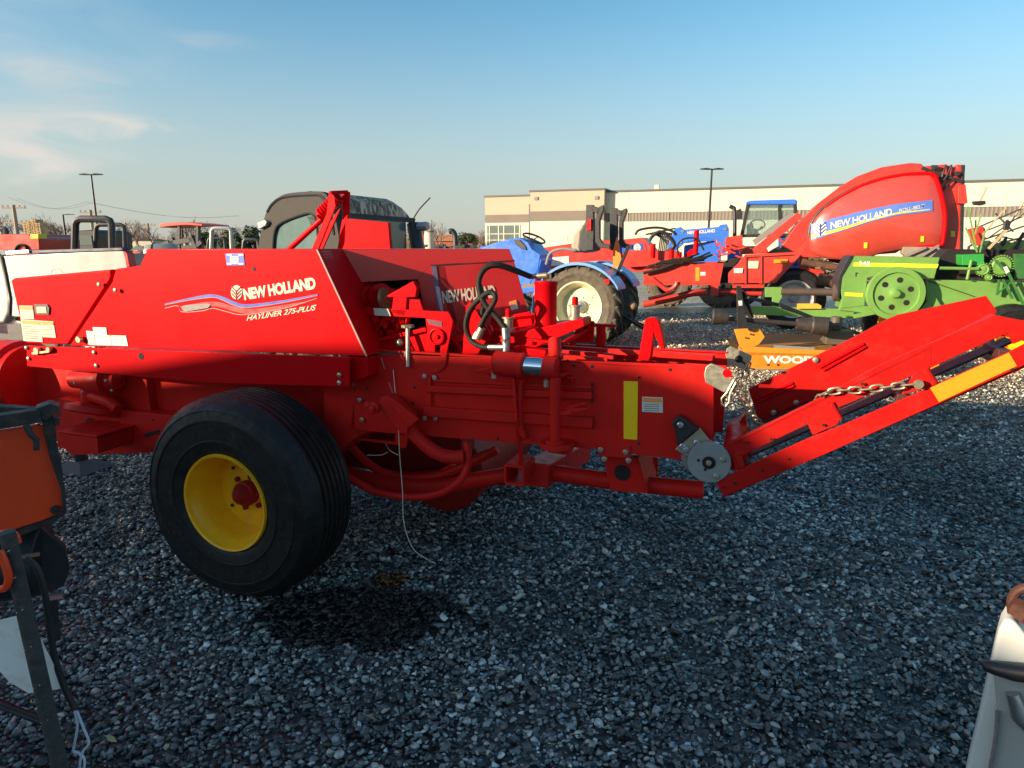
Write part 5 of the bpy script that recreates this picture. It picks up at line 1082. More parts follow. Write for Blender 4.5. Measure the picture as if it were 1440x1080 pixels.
# ------------------------------------------------------------------ left side: pickup, utility vehicle, mowers
def pickup():
    F = Frame.at(90, 7.6, -14); P = F.P
    T = F.root('pickup_truck', 'white pickup truck seen by its cargo bed behind the baler at far left', 'pickup truck')
    side = polys(F, 0, .06, ((4,360),(60,357),(120,354),(168,351),(174,353),(179,372),(183,400),(178,440),(30,446),(14,445))).build('bed_side', WPAINT, T, .012)
    polys(F, 0, .12, ((-200,345),(-10,350),(2,362),(9,390),(14,420),(13,440),(6,455),(-200,470))).build('cab', WPAINT, T, .04)
    g = MB().tube([P(3,361,-.005), P(9,388,-.005), P(15,420,-.005), P(14,444,-.005)], .012, 8); g.build('seam', BLACKIN, T)
    g = polys(F, -.02, .10, ((-4,351),(40,352),(170,348),(174,351),(168,352.5),(40,356.5),(2,359))); g.build('bed_rail', mat('navy_bed_liner', (.03,.035,.07), .5), T, .006)
    polys(F, -.04, .12, ((7,353),(40,351),(41,356),(8,358.5))).build('tool_bar', STEEL, T, .006)
    g = MB().tube([P(80+8*math.cos(t), 384-6*math.sin(t), -.001) for t in [k*math.pi/10 for k in range(11)]], .003, 5); g.build('fuel_flap', DGREY, side)
    MB().box(P(0,440,0).x, P(182,440,0).x, .06, 1.75, .62, .75).build('bed_floor', BLK, T)
    w = MB(); polys(F, 1.7, .06, ((4,360),(170,352),(178,440),(20,446))).build('bed_side', WPAINT, T, .012)
    polys(F, .1, 1.6, ((174,356),(178,356),(182,400),(178,430),(174,430))).build('tailgate', WPAINT, T, .01)
    polys(F, -.01, .1, ((174,352),(179,356),(183,376),(177,376))).build('tail_light', mat('red_lens', (.6,.02,.02), .2), T, .01)
    for x in (96, -260):
        c = P(x, 440, 0); wheel(T, (c.x, .08, .40), .40, .27, .25, TYRE, GALV, GALV, hole=False)
    MB().box(P(-200,440,0).x, P(170,440,0).x, .3, 1.5, .35, .6).build('chassis', BLK, T)
pickup()

def utv():
    F = Frame.at(470, 7.1, -34); P = F.P
    T = F.root('utility_vehicle', 'dark grey utility vehicle with a camouflage soft roof standing behind the baler', 'utility vehicle')
    GREYP = mat('cab_grey_plastic', (.075,.070,.064), .85, var=.05, scale=12, spec=.08, bump=.02)
    # near side panel with curved corner and window opening, built as a ring
    out = [(362,352),(366,330),(372,305),(378,292),(388,280),(404,272),(440,269),(455,271),(464,282),(470,300),(476,330),(478,352)]
    win = [(384,352),(385,335),(387,325),(390,318),(398,312),(415,305),(432,300),(438,301),(443,306),(446,320),(448,345),(448,352)]
    sm = lambda l: [(q.x, q.y) for q in spline([(u_, w_, 0) for u_, w_ in l], 5)]
    out = sm(out); win = sm(win)
    n = len(out); g = MB(); a = [P(*q, 0) for q in out]; b = [P(*q, 0) for q in win]; d = Vector((0,.06,0))
    for i in range(n-1): g.add([a[i], a[i+1], b[i+1], b[i], a[i]+d, a[i+1]+d, b[i+1]+d, b[i]+d], [(0,1,2,3),(7,6,5,4),(0,4,5,1),(3,2,6,7)])
    sd = g.build('side_panel', GREYP, T, .004)
    MB().prism([p+Vector((0,.02,0)) for p in b], .01).build('window', mat('side_window', (.10,.17,.17), .08, var=.2, scale=3), sd)
    MB().tube([p+Vector((0,-.004,0)) for p in b], .012, 6).build('window_seal', BLKP, sd)
    MB().tube([p+Vector((0,-.004,0)) for p in [P(*q, 0) for q in sm(((376,298),(384,286),(400,277),(440,274),(452,276),(460,287),(466,305),(470,330)))]], .014, 6).build('piping', BLKP, sd)
    polys(F, .02, .05, ((430,303),(440,303),(444,311),(443,319),(438,321),(434,312))).build('mirror', BLKP, T, .01)
    polys(F, -.05, .05, ((361,313),(372,309),(375,312),(373,317),(364,322))).build('mirror_bracket', GALV, T, .005)
    # camo roof: sweeps away over the cab
    g = MB(); dep = 1.18; prof = [(404,272),(440,269),(455,271),(464,282),(468,294)]
    xw = P(468,290,0).x
    rows = []
    for j in range(13):
        t = j/12; yy = .06+t*dep; drop = .02*t+.20*max(0, (t-.72)/.28)**2.2
        row = [(P(404,272,0).x, yy, P(404,272,0).z-drop), (P(430,269.5,0).x, yy, P(430,269.5,0).z-drop+.01), (P(452,270,0).x, yy, P(452,270,0).z-drop), (xw-.02, yy, P(462,280,0).z-drop*1.05), (xw+.01, yy, P(468,296,0).z-.04)]
        rows.append([Vector(q) for q in row])
    m = 5; g.add([q for r in rows for q in r]+[q+Vector((-.01,0,-.02)) for r in rows for q in r], [(j*m+k, j*m+k+1, (j+1)*m+k+1, (j+1)*m+k) for j in range(12) for k in range(4)]+[(65+(j+1)*m+k, 65+(j+1)*m+k+1, 65+j*m+k+1, 65+j*m+k) for j in range(12) for k in range(4)])
    g.build('camouflage_roof', CAMO, T, 0, angle=60)
    polys(F, .10, .5, ((388,281),(404,272.5),(440,270),(452,272),(462,283),(468,300),(470,304),(388,304))) if 0 else None
    g = MB(); c = rows[-1][3]
    g.tube([Vector((xw, .06+dep-.03, c.z+.02)), Vector((xw+.07, dep+.02, c.z-.32)), Vector((xw+.08, dep, .95))], .08, 12)
    g.tube([Vector((xw-.01, .10, 2.1)), Vector((xw+.02, .10, .9))], .035, 10); g.bar(Vector((xw, .1, rows[0][4].z)), Vector((xw, dep, rows[-1][4].z-.02)), .05); g.build('cage_pillar', BLKP, T)
    g = MB().add([(xw-.0,.14,1.35),(xw,dep-.1,1.35),(xw,dep-.1,rows[-1][4].z-.03),(xw,.14,rows[0][4].z-.03)], [(0,1,2,3)]); g.build('rear_window', WIND, T)
    g = MB().box(P(362,352,0).x, xw, .0, dep, .35, 1.62); g.build('body', GREYP, T, .03)
    g = MB().tube([Vector((xw+.08,dep+.02,1.88)), Vector((xw+.20,dep+.05,1.88))], .05, 8); g.build('mirror', GALV, T)
    g = MB().tube(spline([P(581,308,1.7), P(590,294,1.7), P(605,278,1.7)], 4), .008, 6); g.build('antenna', BLKP, T)
    for x in (P(385,352,0).x, xw-.3):
        for y in (-.05, dep-.2): wheel(T, (x, y, .33), .33, .22, .17, TYRE, BLKP, GALV, hole=False)
utv()

def roll_bar(px, Y, l, t, r, b, label, m=BLK, wid=.035, grp=None, deg=-8, body=None):
    F = Frame.at(px, Y, deg); P = F.P
    T = F.root('mower_tractor', label, 'mower', grp)
    ra = (r-l)*.14
    g = MB(); pts = [(l, b), (l+1, t+ra), (l+1+ra*.3, t+ra*.3), (l+1+ra, t), (r-1-ra, t), (r-1-ra*.3, t+ra*.3), (r-1, t+ra), (r, b)]
    z0 = P(l, b, 0).z
    P3 = [P(*q, 0) for q in pts]; P3 = [Vector((P3[0].x, 0, .5))]+P3+[Vector((P3[-1].x, 0, .5))]
    g.tube(P3, wid, 8); g.build('roll_bar', m, T)
    xc = (P3[0].x+P3[-1].x)/2; h = abs(P3[-1].x-P3[0].x)/2
    MB().box(xc-h*1.2, xc+h*1.2, -.9, .35, .35, .75).build('body', body or BLK, T, .03)
    g = MB().box(xc-.22, xc+.22, -.35, -.05, .75, .85); g.box(xc-.22, xc+.22, -.1, .02, .8, 1.15); g.build('seat', BLKP, T, .03)
    for s in (-1, 1): wheel(T, (xc+s*h*1.0, -.3, .28), .28, .22, .14, TYRE, BLKP, BLKP, hole=False)
def left_yard():
    roll_bar(130, 11, 105, 308, 158, 352, 'machine with a tall thick dark roll bar just behind the white pickup bed', wid=.055)
    roll_bar(155, 13, 134, 316, 176, 352, 'machine with a thinner roll bar just right of the tall thick one', wid=.04)
    roll_bar(312, 17, 297, 321, 326, 350, 'machine with a tall grey roll bar right of the red canopy', GALV, .05)
    roll_bar(302, 19, 292, 335, 317, 352, 'machine with a low black roll bar partly hidden by the grey one', wid=.04)
    roll_bar(352, 15, 342, 337, 364, 350, 'machine with a low black roll bar beside the grey utility vehicle', wid=.04)
    roll_bar(2, 14, -10, 322, 10, 345, 'machine with a roll bar at the left picture edge behind the red hopper', wid=.05)
    F = Frame.at(30, 12, -5); T = F.root('red_spreader', 'red hopper machine with a yellow corner behind the white pickup', 'machine')
    polys(F, 0, 1.0, ((-40,329),(41,329),(43,331),(55,335),(56,352),(50,420),(-40,420))).build('hopper', REDF, T, .02); polys(F, -.01, .2, ((42,329),(54,329),(54,336),(43,336))).build('yellow_box', YELD, T, .01)
    g = MB().tube([F.P(30+8*math.cos(t), 352-8*math.sin(t), -.02) for t in [k*math.pi/8 for k in range(9)]], .02, 6); g.build('hose', HOSE, T)
    for x in (0, 45): wheel(T, (F.P(x,400,.2).x, -.02, .35), .35, .25, .17, TYRE, REDF, REDF, hole=False)
    F = Frame.at(110, 20, -5); T = F.root('parked_truck', 'dark parked truck cab seen through the roll bars at left', 'truck')
    g = polys(F, 0, 1.6, ((88,352),(91,332),(97,325),(130,323),(137,328),(138,352))); g.build('cab', BLK, T, .04); polys(F, -.02, .03, ((92,345),(96,331),(128,331),(130,345))).build('windshield', WIND, T)
    MB().box(F.P(88,352,0).x, F.P(138,352,0).x, .1, 4.2, .5, 1.5).build('bed', BLK, T, .04)
    for y in (.6, 3.4): wheel(T, (F.P(92,352,0).x-.1, y, .4), .4, .3, .2, TYRE, GALV, GALV, hole=False)
    F = Frame.at(255, 19, -10); T = F.root('canopy_tractor', 'tractor with a flat red canopy and folded loader between the roll bars', 'tractor'); P = F.P
    polys(F, 0, 1.3, ((223,317),(226,314),(262,312),(284,315),(285,318),(262,316.5),(240,318),(224,320))).build('canopy', mat('orange_red_canopy', (.62,.06,.03), .45), T, .02)
    g = MB()
    for x, v in ((252,.1),(278,.1),(255,1.2),(280,1.2)): g.bar(P(x,317,v), P(x,352,v), .07)
    g.build('canopy_post', BLK, T)
    g = MB().bar(P(222,350,.1), P(240,342,.1), .16); g.bar(P(240,342,.1), P(272,337,.1), .12); g.bar(P(241,334,.1), P(246,352,.1), .12); g.bar(P(268,332,.1), P(277,352,.1), .12); g.bar(P(272,350,.1), P(284,340,.1), .1); g.bar(P(222,352,.6), P(285,346,.6), .12)
    g.build('loader_frame', BLK, T); MB().box(P(230,350,.2).x, P(285,350,.2).x, .2, 1.2, .6, 1.45).build('body', BLK, T, .04)
    for x in (235, 278): wheel(T, (P(x,352,.1).x, .0, .5), .5, .3, .25, TYRE, REDF, GALV, hole=False)
    F = Frame.at(206, 8.5, -10); T = F.root('water_tank', 'small silver round tank behind the step of the baler hood', 'tank'); P = F.P
    MB().lathe([(.0,-.0),(.08,.01),(.11,.05),(.115,.12),(.115,.35),(.08,.4)], P(203,357,0), (1,.5,.05), 24).build('tank_shell', mat('silver_tank', (.5,.46,.38), .35, metal=.5), T)
    MB().lathe([(.117,.10),(.117,.12)], P(203,357,0), (1,.5,.05), 24).build('band', BLK, T); g = MB(); c = P(208,360,.2); g.bar(c, Vector((c.x, c.y, .0)), .08); g.build('stand', BLK, T)
    F = Frame.at(190, 15, -10); T = F.root('small_tractor', 'small orange tractor glimpsed past the pickup tailgate', 'tractor'); P = F.P
    polys(F, 0, .7, ((181,358),(186,353),(198,354),(200,362),(196,372),(182,374))).build('hood', ORGR, T, .04); polys(F, -.02, .05, ((183,352),(190,346),(200,346),(202,352))).build('windscreen', WIND, T)
    for x, v in ((178,-.05),(192,-.05),(179,.8)): wheel(T, (P(x,372,v).x, v, .42), .42, .28, .2, TYRE, REDF, REDF, hole=False)
    MB().box(P(178,372,.2).x, P(200,372,.2).x, .1, .7, .5, 1.1).build('chassis', BLK, T)
    F = Frame.at(70, 24, -5); T = F.root('green_mower', 'low green machine between the red hopper and the dark truck', 'mower')
    polys(F, 0, 1.0, ((52,348),(58,343),(70,344),(78,340),(84,344),(100,347),(100,362),(52,362))).build('hood', GREEN, T, .03); polys(F, -.03, .02, ((72,344),(80,342),(92,346),(80,347))).build('stripe', YELD, T)
    for x in (58, 92): wheel(T, (F.P(x,360,0).x, -.02, .4), .4, .3, .2, TYRE, YEL, YEL, hole=False)
    F = Frame.at(640, 15, -15); T = F.root('blue_tractor', 'blue tractor almost hidden behind the baler with a bent black exhaust pipe', 'tractor'); P = F.P
    g = MB().tube(spline([P(x, y, .2) for x, y in ((632,326),(636,325),(640,332),(641,352)) ], 5), .06, 10); z = P(641,352,.2); g.tube([z, Vector((z.x, z.y, 1.1))], .05, 10); g.build('exhaust_stack', BLK, T)
    polys(F, 0, .8, ((672,350),(676,346),(694,344),(702,347),(706,355),(706,380),(600,380),(604,356))).build('hood', BLUE, T, .05)
    g = MB()
    for k in range(24): x = random.uniform(582,668); p = P(x, random.uniform(345,351), random.uniform(0,.6)); g.bar(p, p+Vector((random.uniform(-.3,.3), 0, random.uniform(-.05,.08))), .06)
    g.build('engine_part', BLK, T)
    for x in (600, 690): wheel(T, (P(x,372,0).x, -.1, .5), .5, .3, .25, TYRE, BLUE, GALV, lugs=16, hole=False)
    F = Frame.at(785, 15.5, -18); T = F.root('red_mower_conditioner', 'red machine body with a white band seen behind the blue tractor steering wheel', 'machine'); P = F.P
    polys(F, 0, 1.2, ((744,362),(752,350),(800,343),(845,338),(870,338),(872,420),(744,420))).build('body', REDF, T, .03); polys(F, -.01, .02, ((752,364),(800,360),(800,372),(752,376))).build('white_band', WHITE, T); polys(F, -.02, .02, ((752,380),(800,376),(800,384),(752,388))).build('white_band', WHITE, T)
    for x in (770, 850): wheel(T, (P(x,400,0).x, -.05, .45), .45, .3, .2, TYRE, REDF, REDF, hole=False)
    for k, (x, lab) in enumerate(((1395,'dark mower behind the tedder arms, the left one of two'), (1428,'dark mower behind the tedder arms, the right one of two'))):
        F = Frame.at(x, 21+k*2, -15); T = F.root('mower_tractor', lab, 'mower'); P = F.P
        MB().box(-.6,.6,-.5,.6,.5,1.1).build('hood', REDF if k else BLK, T, .05); g = MB(); g.tube([(-.45,.5,1),(-.45,.5,1.65),(-.3,.5,1.75),(.3,.5,1.75),(.45,.5,1.65),(.45,.5,1)], .04, 8); g.build('roll_bar', BLK, T)
        for xx in (-.5, .5): wheel(T, (xx, -.55, .35), .35, .25, .16, TYRE, IVORY, GALV, hole=False)
left_yard()

# ------------------------------------------------------------------ building
def building():
    YB = 90.0; F = Frame.at(860, YB, -20); P = F.P
    T = F.root('warehouse', 'long cream warehouse with a ribbed grey band and a taller tan entrance block', 'building')
    up = mat('cream_stucco', (.62,.58,.45), .9, var=.04, scale=.15, bump=.02); tan = mat('tan_stucco', (.48,.38,.28), .9, var=.04, scale=.2); br = mat('brown_stucco', (.20,.165,.135), .9, var=.05, scale=.2); cap = mat('roof_coping', (.10,.10,.10), .6)
    def ribbed():
        m = bpy.data.materials.new('ribbed_metal'); m.use_nodes = True; N_ = m.node_tree.nodes; L_ = m.node_tree.links
        t = N_.new('ShaderNodeTexCoord'); w = N_.new('ShaderNodeTexWave'); w.inputs['Scale'].default_value = .75; w.bands_direction = 'X'; w.wave_profile = 'SAW'; r = N_.new('ShaderNodeValToRGB'); r.color_ramp.elements[0].color = (.10,.085,.07,1); r.color_ramp.elements[1].color = (.30,.255,.21,1)
        L_.new(t.outputs['Object'], w.inputs['Vector']); L_.new(w.outputs['Fac'], r.inputs['Fac']); L_.new(r.outputs['Color'], N_['Principled BSDF'].inputs['Base Color']); N_['Principled BSDF'].inputs['Roughness'].default_value = .8; return m
    # long wall, receding parallel to the machines
    d = 1.2; zt = P(860,270.5,d).z; xR = P(1500,253,d).x+25; x0 = P(862,270,d).x-4
    zb1 = P(900,299,d).z; zb2 = P(900,311.5,d).z
    w = MB().box(x0, xR, d, d+50, 0, zb2).build('lower_wall', up, T)
    MB().box(x0, xR, d, d+50, zb1, zt).build('upper_wall', up, T); MB().box(x0, xR, d+.12, d+49.9, zb2, zb1).build('ribbed_band', ribbed(), T); MB().box(x0-.2, xR+.2, d-.15, d+50.2, zt, zt+.25).build('coping', cap, T)
    g = MB()
    for k in range(12): x = x0+6+k*5.2; g.box(x, x+.06, d-.02, d+.01, 0, zt)
    g.build('wall_joint', mat('joint_shadow', (.5,.45,.33), .9), T)
    # taller entrance block
    xa = P(746,270,0).x; xb = P(850,268,0).x; z1 = P(850,267,0).z; z2 = P(850,295.5,0).z; z3 = P(850,310,0).z
    for nm, m, lo, hi in (('tan_wall', tan, z2, z1), ('brown_band', br, z3, z2), ('cream_wall', up, 0, z3)): MB().box(xa, xb, 0, d+3, lo, hi).build(nm, m, T)
    MB().box(xa-.15, xb+.15, -.15, d+3, z1, z1+.22).build('coping', cap, T)
    MB().box(xa-.42, xa-.01, .55, .99, 0, P(745,287,.6).z).build('shadow_strip', mat('slate_shadow', (.13,.12,.14), .7), T)  # added strip, its slate colour stands in for a shadow band
    xc = P(682,278,1).x; y1 = 1.0; z1b = P(715,276.5,y1).z; z2b = P(700,302,y1).z; z3b = P(700,313.5,y1).z
    for nm, m, lo, hi in (('tan_wall', tan, z2b, z1b), ('brown_band', br, z3b, z2b), ('cream_wall', up, 0, z3b)): MB().box(xc, xa-.002, y1, 25, lo, hi).build(nm, m, T)
    MB().box(xc-.15, xa-.01, y1-.15, 25.1, z1b, z1b+.22).build('coping', cap, T)
    wx0 = P(685,330,y1).x; wx1 = P(731,330,y1).x
    o = MB().box(wx0, wx1, y1-.03, y1+.1, .5, z3b-.25).build('window', WIND, T); g = MB()
    for t in (0,.08,.36,.52,.85,1.0): x = wx0+(wx1-wx0)*t; g.box(x-.07, x+.07, y1-.09, y1-.02, .5, z3b-.25)
    for z in (z3b-.3, z3b-1.5, z3b-2.35): g.box(wx0, wx1, y1-.085, y1-.025, z-.05, z+.05)
    g.build('frame', up, o)
    for x, y in ((754,279),(839,278)): p = P(x, y, -.02); MB().box(p.x-.25, p.x+.25, -.15, .01, p.z-.2, p.z+.2).build('wall_lamp', DGREY, T)
    p = P(794,335,-.02); o = MB().box(p.x-.4, p.x+.4, -.05, .02, p.z-.4, p.z+.4).build('wall_vent', CONC, T)
    p = P(923,268,d+5); MB().box(p.x-.3, p.x+.3, d+5, d+5.5, zt, zt+1.2).build('roof_vent', CONC, T)
building()

def lamp_post(px, top, Y, label, double=True, lean=0):
    F = Frame.at(px, Y, 0); P = F.P; t = P(px, top, 0)
    o = F.root('street_lamp', label, 'street lamp', None)
    MB().tube([(0,0,0),(0,0,.9),(0,0,.92),(0,0,t.z)], [.22*Y/60,.22*Y/60,.11*Y/60,.08*Y/60], 10).build('pole', BLK, o)
    for s in ((-1, 1) if double else (1,)):
        w = 1.0*Y/60
        MB().prism([(s*.02*w,-.14,t.z-.02),(s*.5*w,-.16,t.z+.05),(s*.98*w,-.12,t.z+.0),(s*.98*w,.12,t.z+.0),(s*.5*w,.16,t.z+.05),(s*.02*w,.14,t.z-.02)], (0,0,.08)).build('lamp_head', BLK, o)
lamp_post(140, 246, 60, 'tall double-headed lamp post left of the red canopy')
lamp_post(995, 238.5, 60, 'tall double-headed lamp post in front of the warehouse')
lamp_post(94, 302, 110, 'single-headed lamp post near the bare trees at left', False)
def util_poles():
    for px, top, Y, n, lab in ((27,288,95,2,'timber utility pole with two crossarms nearest the left edge'), (133,295,105,1,'timber utility pole just left of the double lamp post'), (180,313,140,1,'utility pole above the yellow building left of the canopy'), (211,314,150,1,'utility pole just left of the red canopy'), (263,315,150,1,'utility pole seen under the red canopy')):
        F = Frame.at(px, Y, 0); T = F.root('utility_pole', lab, 'utility pole'); t = F.P(px, top, 0)
        MB().tube([(0,0,0),(0,0,t.z)], [.30,.22], 8).build('pole', WOOD, T)
        for k in range(n):
            a = MB().box(-1.6,1.6,-.1,.1,t.z-.5-k*2,t.z-.3-k*2).build('crossarm', WOOD, T)
            g = MB(); [g.box(x-.07,x+.07,-.07,.07,t.z-.3-k*2,t.z-.05-k*2) for x in (-1.5,-.8,.8,1.5)]; g.build('insulator', DGREY, a)
    z = 9.5; a = Frame.at(27,95,0).o; b = Frame.at(133,105,0).o; c = Frame.at(340,150,0).o; d = (-140, 92)
    for k, (p, q) in enumerate(((a, b), (b, c))):
        g = MB()
        for s in (-.8, .8):
            pts = [Vector((p[0]+(q[0]-p[0])*t/12, p[1]+(q[1]-p[1])*t/12+s, 8.2-1.2*math.sin(math.pi*t/12))) for t in range(13)]; g.tube(pts, .014, 4)
        tag(g.build('power_line', DGREY), ('overhead wire between the two nearest timber poles', 'overhead wire running right from the second timber pole', 'overhead wire leaving the left edge of the picture')[k], 'wire')
util_poles()

# ------------------------------------------------------------------ trees and far buildings
def make_tree(seed, h):
    rd = random.Random(seed); tr = MB(); br = MB()
    bark = mat('bare_bark', (.20,.145,.11), .9, var=.2, scale=1)
    def grow(p, d, L_, r, lv, mb):
        q = p+d*L_; m_ = (p+q)/2+Vector((rd.uniform(-.05,.05), rd.uniform(-.05,.05), 0))*L_
        mb.tube([p, m_, q], [r, r*.85, r*.65], 5 if lv < 2 else 3)
        if lv >= 5: return
        for k in range(3 if lv < 2 else rd.choice((2,3,3))):
            a = rd.uniform(0, 6.28); s = rd.uniform(.35,.8); x, y = perp(d)
            nd = (d+(x*math.cos(a)+y*math.sin(a))*s+Vector((0,0,.12))).normalized()
            grow(q-d*L_*rd.uniform(0,.45), nd, L_*rd.uniform(.62,.82), r*.6, lv+1, br)
    grow(Vector((0,0,0)), Vector((0,0,1)), h*.26, h*.022, 0, tr)
    root = bpy.data.objects.new('bare_tree', None); COL.objects.link(root); tr.build('trunk', bark, root); br.build('crown', bark, root); return root
def trees():
    protos = [make_tree(s, 8) for s in (1,2,3,4)]
    spots = []
    for k in range(13): spots.append((random.uniform(44,120), random.uniform(110,150), random.uniform(.95,1.35), 'L'))
    for k in range(22): spots.append((random.uniform(168,335), random.uniform(120,175), random.uniform(.85,1.3), 'C'))
    for px, Y, s in ((4,100,1.2),(16,120,1.2),(585,75,.85),(594,90,1.0),(606,100,1.0),(617,95,.9),(630,130,.8),(672,140,.8),(678,130,.9)): spots.append((px, Y, s, 'R' if px > 400 else 'E'))
    lab = {'L': ('bare leafless tree in the row left of the double lamp post', 'bare trees left of the lamp post'), 'C': ('bare leafless tree in the long row behind the red canopy', 'bare trees behind the canopy'), 'R': ('bare leafless tree between the utility vehicle and the warehouse', 'bare trees near the warehouse'), 'E': ('bare leafless tree beside the utility pole at the left edge', 'bare trees at the left edge')}
    for i, (px, Y, s, c) in enumerate(spots):
        o = protos[i] if i < 4 else copy_tree(protos[i % 4])
        r = ray(px, 346); o.location = (r[0]/r[1]*Y, Y, 0); o.scale = (s, s, s); o.rotation_euler = (0, 0, random.uniform(0, 6.28)); tag(o, *((lab[c][0], 'tree', lab[c][1])))
    # evergreens: leaf-sized faces through the crown
    lm = mat('evergreen_leaf', (.045,.065,.025), .8, var=.3, scale=.6)
    def ever(px, Y, w, h, lab, grp=None):
        F = Frame.at(px, Y, 0); T = F.root('evergreen_tree', lab, 'tree', grp); MB().tube([(0,0,0),(0,0,h*.8)], [.2,.06], 6).build('trunk', mat('bare_bark', (.2,.145,.11)), T)
        vs = []; fs = []; cl = [(random.uniform(-w,w)*.8, random.uniform(-w,w)*.8, random.uniform(.2,.9)*h, random.uniform(.3,.55)*w) for _ in range(16)]
        for k in range(2600):
            x, y, z, r_ = random.choice(cl); v = Vector((random.gauss(0,1), random.gauss(0,1), random.gauss(0,1))).normalized()*r_*random.uniform(.6,1.05); c = Vector((x,y,z))+v; s = random.uniform(.08,.2)
            a = Vector((random.uniform(-1,1), random.uniform(-1,1), random.uniform(-1,1))).normalized(); b = a.cross(v).normalized() if v.length > .01 else Vector((1,0,0)); n = len(vs); vs += [c+a*s, c+b*s, c-a*s*.7, c-b*s*.7]; fs.append((n,n+1,n+2,n+3))
        MB().add(vs, fs).build('crown', lm, T)
    ever(345, 60, 1.6, 3.2, 'dark evergreen bush just left of the grey utility vehicle'); ever(328, 80, 1.4, 2.9, 'dark evergreen bush right of the grey roll bar'); ever(289, 90, 1.6, 3.2, 'evergreen bush right of the red canopy'); ever(657, 110, 1.6, 3.6, 'small evergreen left of the warehouse corner')
    # brushy scrub line, too dense to count
    g = MB()
    for k in range(5200):
        px = random.choice((random.uniform(-60,345), random.uniform(570,682))); Y = random.uniform(160,180); r = ray(px, 346); x = r[0]/r[1]*Y; h = random.uniform(1.5,4.5); p = Vector((x,Y,0))
        g.tube([p, p+Vector((random.uniform(-1,1),0,h))], [.10,.03], 3)
    tag(g.build('scrub', mat('dry_brush', (.26,.17,.10), .9)), 'brown leafless scrub along the far edge of the yard', 'scrub', kind='stuff')
    def house(px0, px1, ytop, yeave, Y, wm, rm, name, lab, chim=False, gable=True):
        F = Frame.at((px0+px1)/2, Y, 0); T = F.root(name, lab, 'building'); P = F.P
        a = P(px0, yeave, 0); b = P(px1, yeave, 0); t = P((px0+px1)/2, ytop, 0).z; D = abs(b.x-a.x)*.8
        if gable: MB().prism([(a.x,0,0),(b.x,0,0),(b.x,0,a.z),((a.x+b.x)/2,0,t),(a.x,0,a.z)], D).build('wall', wm, T); g = MB(); m_ = (a.x+b.x)/2; g.prism([(a.x-.3,-.3,a.z-.1),(m_,-.3,t+.05),(m_,-.3,t+.25),(a.x-.3,-.3,a.z+.1)], D+.6); g.prism([(b.x+.3,-.3,a.z-.1),(m_,-.3,t+.05),(m_,-.3,t+.25),(b.x+.3,-.3,a.z+.1)], D+.6)
        else: MB().box(a.x, b.x, 0, D, 0, a.z).build('wall', wm, T); g = MB(); g.prism([(a.x-.3,-.3,a.z),(a.x-.3,D/2,t),(a.x-.3,D+.3,a.z)], (b.x-a.x+.6,0,0))
        rf = g.build('roof', rm, T)
        if chim: MB().box(a.x+1,a.x+1.8,D/2-.4,D/2+.4,a.z,t+1).build('chimney', CONC, rf)
        g = MB(); n = 3
        for k in range(n): x = a.x+(b.x-a.x)*(k+.7)/(n+.4); g.box(x-.4,x+.4,-.05,.05,a.z*.35,a.z*.65)
        g.build('window', WIND, T)
    brick = mat('red_brick', (.38,.11,.06), .9, var=.15, scale=1); shing = mat('grey_shingle', (.12,.10,.09), .9, var=.2, scale=1); redroof = mat('red_roof', (.40,.06,.04), .7)
    house(577,603,324,337,90, brick, shing, 'brick_house', 'red brick gabled house just right of the utility vehicle')
    house(612,640,330,339,120, brick, mat('orange_tile', (.42,.18,.09), .8), 'brick_house', 'low brick house with an orange roof right of the silo', gable=False)
    house(640,664,338,341,140, brick, shing, 'brick_house', 'farthest low brick building left of the warehouse', gable=False)
    house(158,172,329,336,130, CONC, redroof, 'barn', 'cream barn with a red roof seen through the roll bar')
    house(174,215,336,338,140, CONC, shing, 'long_shed', 'long low cream shed behind the small orange tractor', gable=False)
    house(135,157,337,339,135, CONC, shing, 'long_shed', 'low cream shed seen inside the tall roll bar', gable=False)
    house(228,292,336.5,338.5,150, CONC, shing, 'long_shed', 'long low cream shed behind the canopy tractor', gable=False)
    F = Frame.at(604, 85, 0); T = F.root('silo', 'pale masonry silo beside the red brick house', 'silo'); t = F.P(604, 321, 0).z
    MB().lathe([(.62,0),(.60,t),(.5,t+.02)], (0,0,0), (0,0,1), 20).build('shell', CONC, T); MB().lathe([(.63,t-.5),(.63,t-.3)], (0,0,0), (0,0,1), 20).build('band', DGREY, T)
    F = Frame.at(46, 70, 0); T = F.root('pallet_stack', 'tall stack of wooden pallets left of the double lamp post', 'pallets'); P = F.P; t = P(46, 310, 0).z; wm = mat('pallet_wood', (.50,.34,.17), .85, var=.35, scale=2)
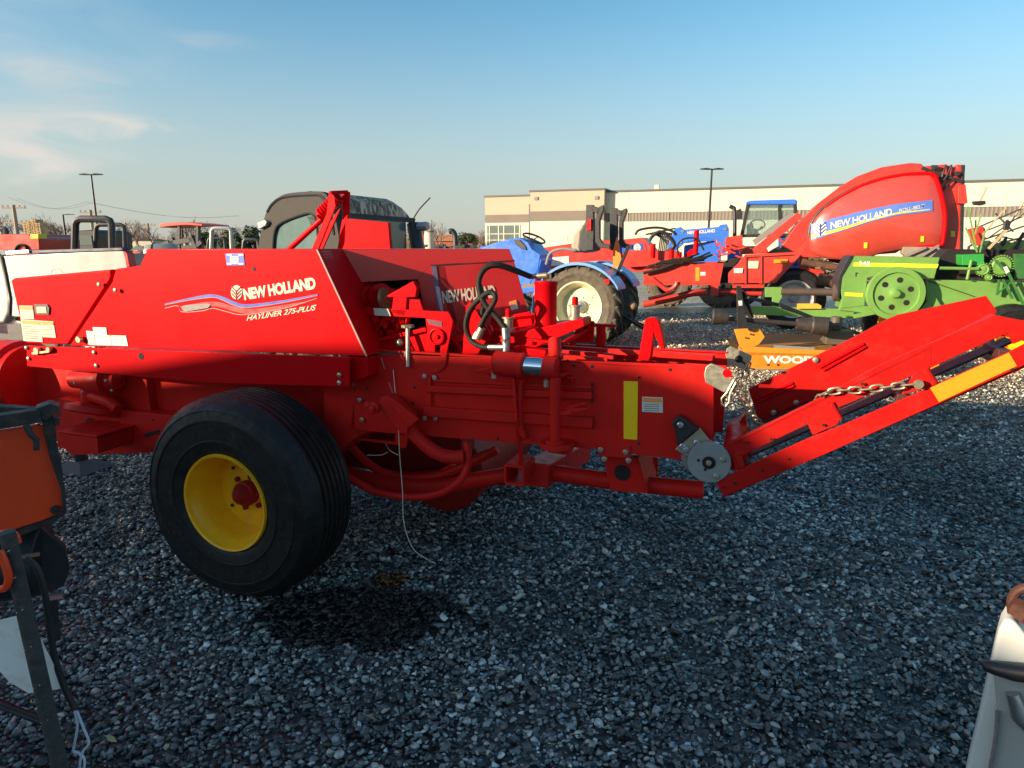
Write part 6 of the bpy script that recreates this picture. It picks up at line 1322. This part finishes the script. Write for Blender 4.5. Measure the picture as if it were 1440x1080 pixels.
    for j, (x0, x1, zz) in enumerate(((34,40,.93),(40.3,46.5,1.0),(46.8,52,1.03),(52.3,58,.95))):
        g = MB(); a = P(x0,330,0).x; b = P(x1,330,0).x; n = 26
        for k in range(n): z = k*t*zz/n; w = random.uniform(-.04,.04); g.box(a+w,b+w,0,1.2,z,z+.07); g.box(a+w,a+.12+w,.02,1.18,z+.07,z+t*zz/n-.01); g.box(b-.12+w,b+w,.02,1.18,z+.07,z+t*zz/n-.01)
        g.build('pallet_column', wm, T)
trees()
def leaves():
    lm = mat('dry_leaf', (.42,.33,.14), .7, var=.3, scale=60); rd = random.Random(5)
    for px, py in ((158,1050),(519,1018),(1000,880),(820,800),(640,985),(1190,860),(300,930)):
        x, y = gxy(px, py); g = MB(); L_ = rd.uniform(.018,.03); w = L_*.32
        pts = [(-L_,0,.0),(-L_*.4,w,.004),(L_*.3,w*.9,.006),(L_,0,.002),(L_*.3,-w*.9,.001),(-L_*.4,-w,.003)]
        g.prism(pts, (0,0,.0008)); g.bar((-L_*1.5,0,.001),(-L_,0,.001),.001)
        o = tag(g.build('fallen_leaf', lm), 'small dry yellowish leaf lying on the dark gravel', 'leaf', 'dry leaves on the gravel'); o.location = (x, y, .028); o.rotation_euler = (rd.uniform(-.3,.3), rd.uniform(-.3,.3), rd.uniform(0,6.28))
leaves()
# ------------------------------------------------------------------ added shade caster outside the view
def shed():  # adds the unseen shade blocker, not a real shed
    F = Frame(-11, 0, 0); T = F.root('shade_blocker', 'unseen grey wall added to shade the near part of the yard', 'shade blocker')
    m = mat('shade_blocker_grey', (.40,.40,.39), .6, var=.05, scale=.5)
    prof = [(-16,0),(-16,3.88),(-3.5,3.88),(-2.9,3.93),(-2.64,4.07),(-2.38,4.08),(-1.75,3.88),(-1.16,3.65),(-.60,3.34),(.11,2.99),(.6,2.8),(.6,0)]  # unseen outline shaped to place the shade edge on the baler
    MB().prism([(0,y,z) for y, z in prof], (-3,0,0)).build('wall', m, T); MB().box(-3.1,.1,-16.1,-3.7,3.88,3.96).build('roof', m, T)
shed()
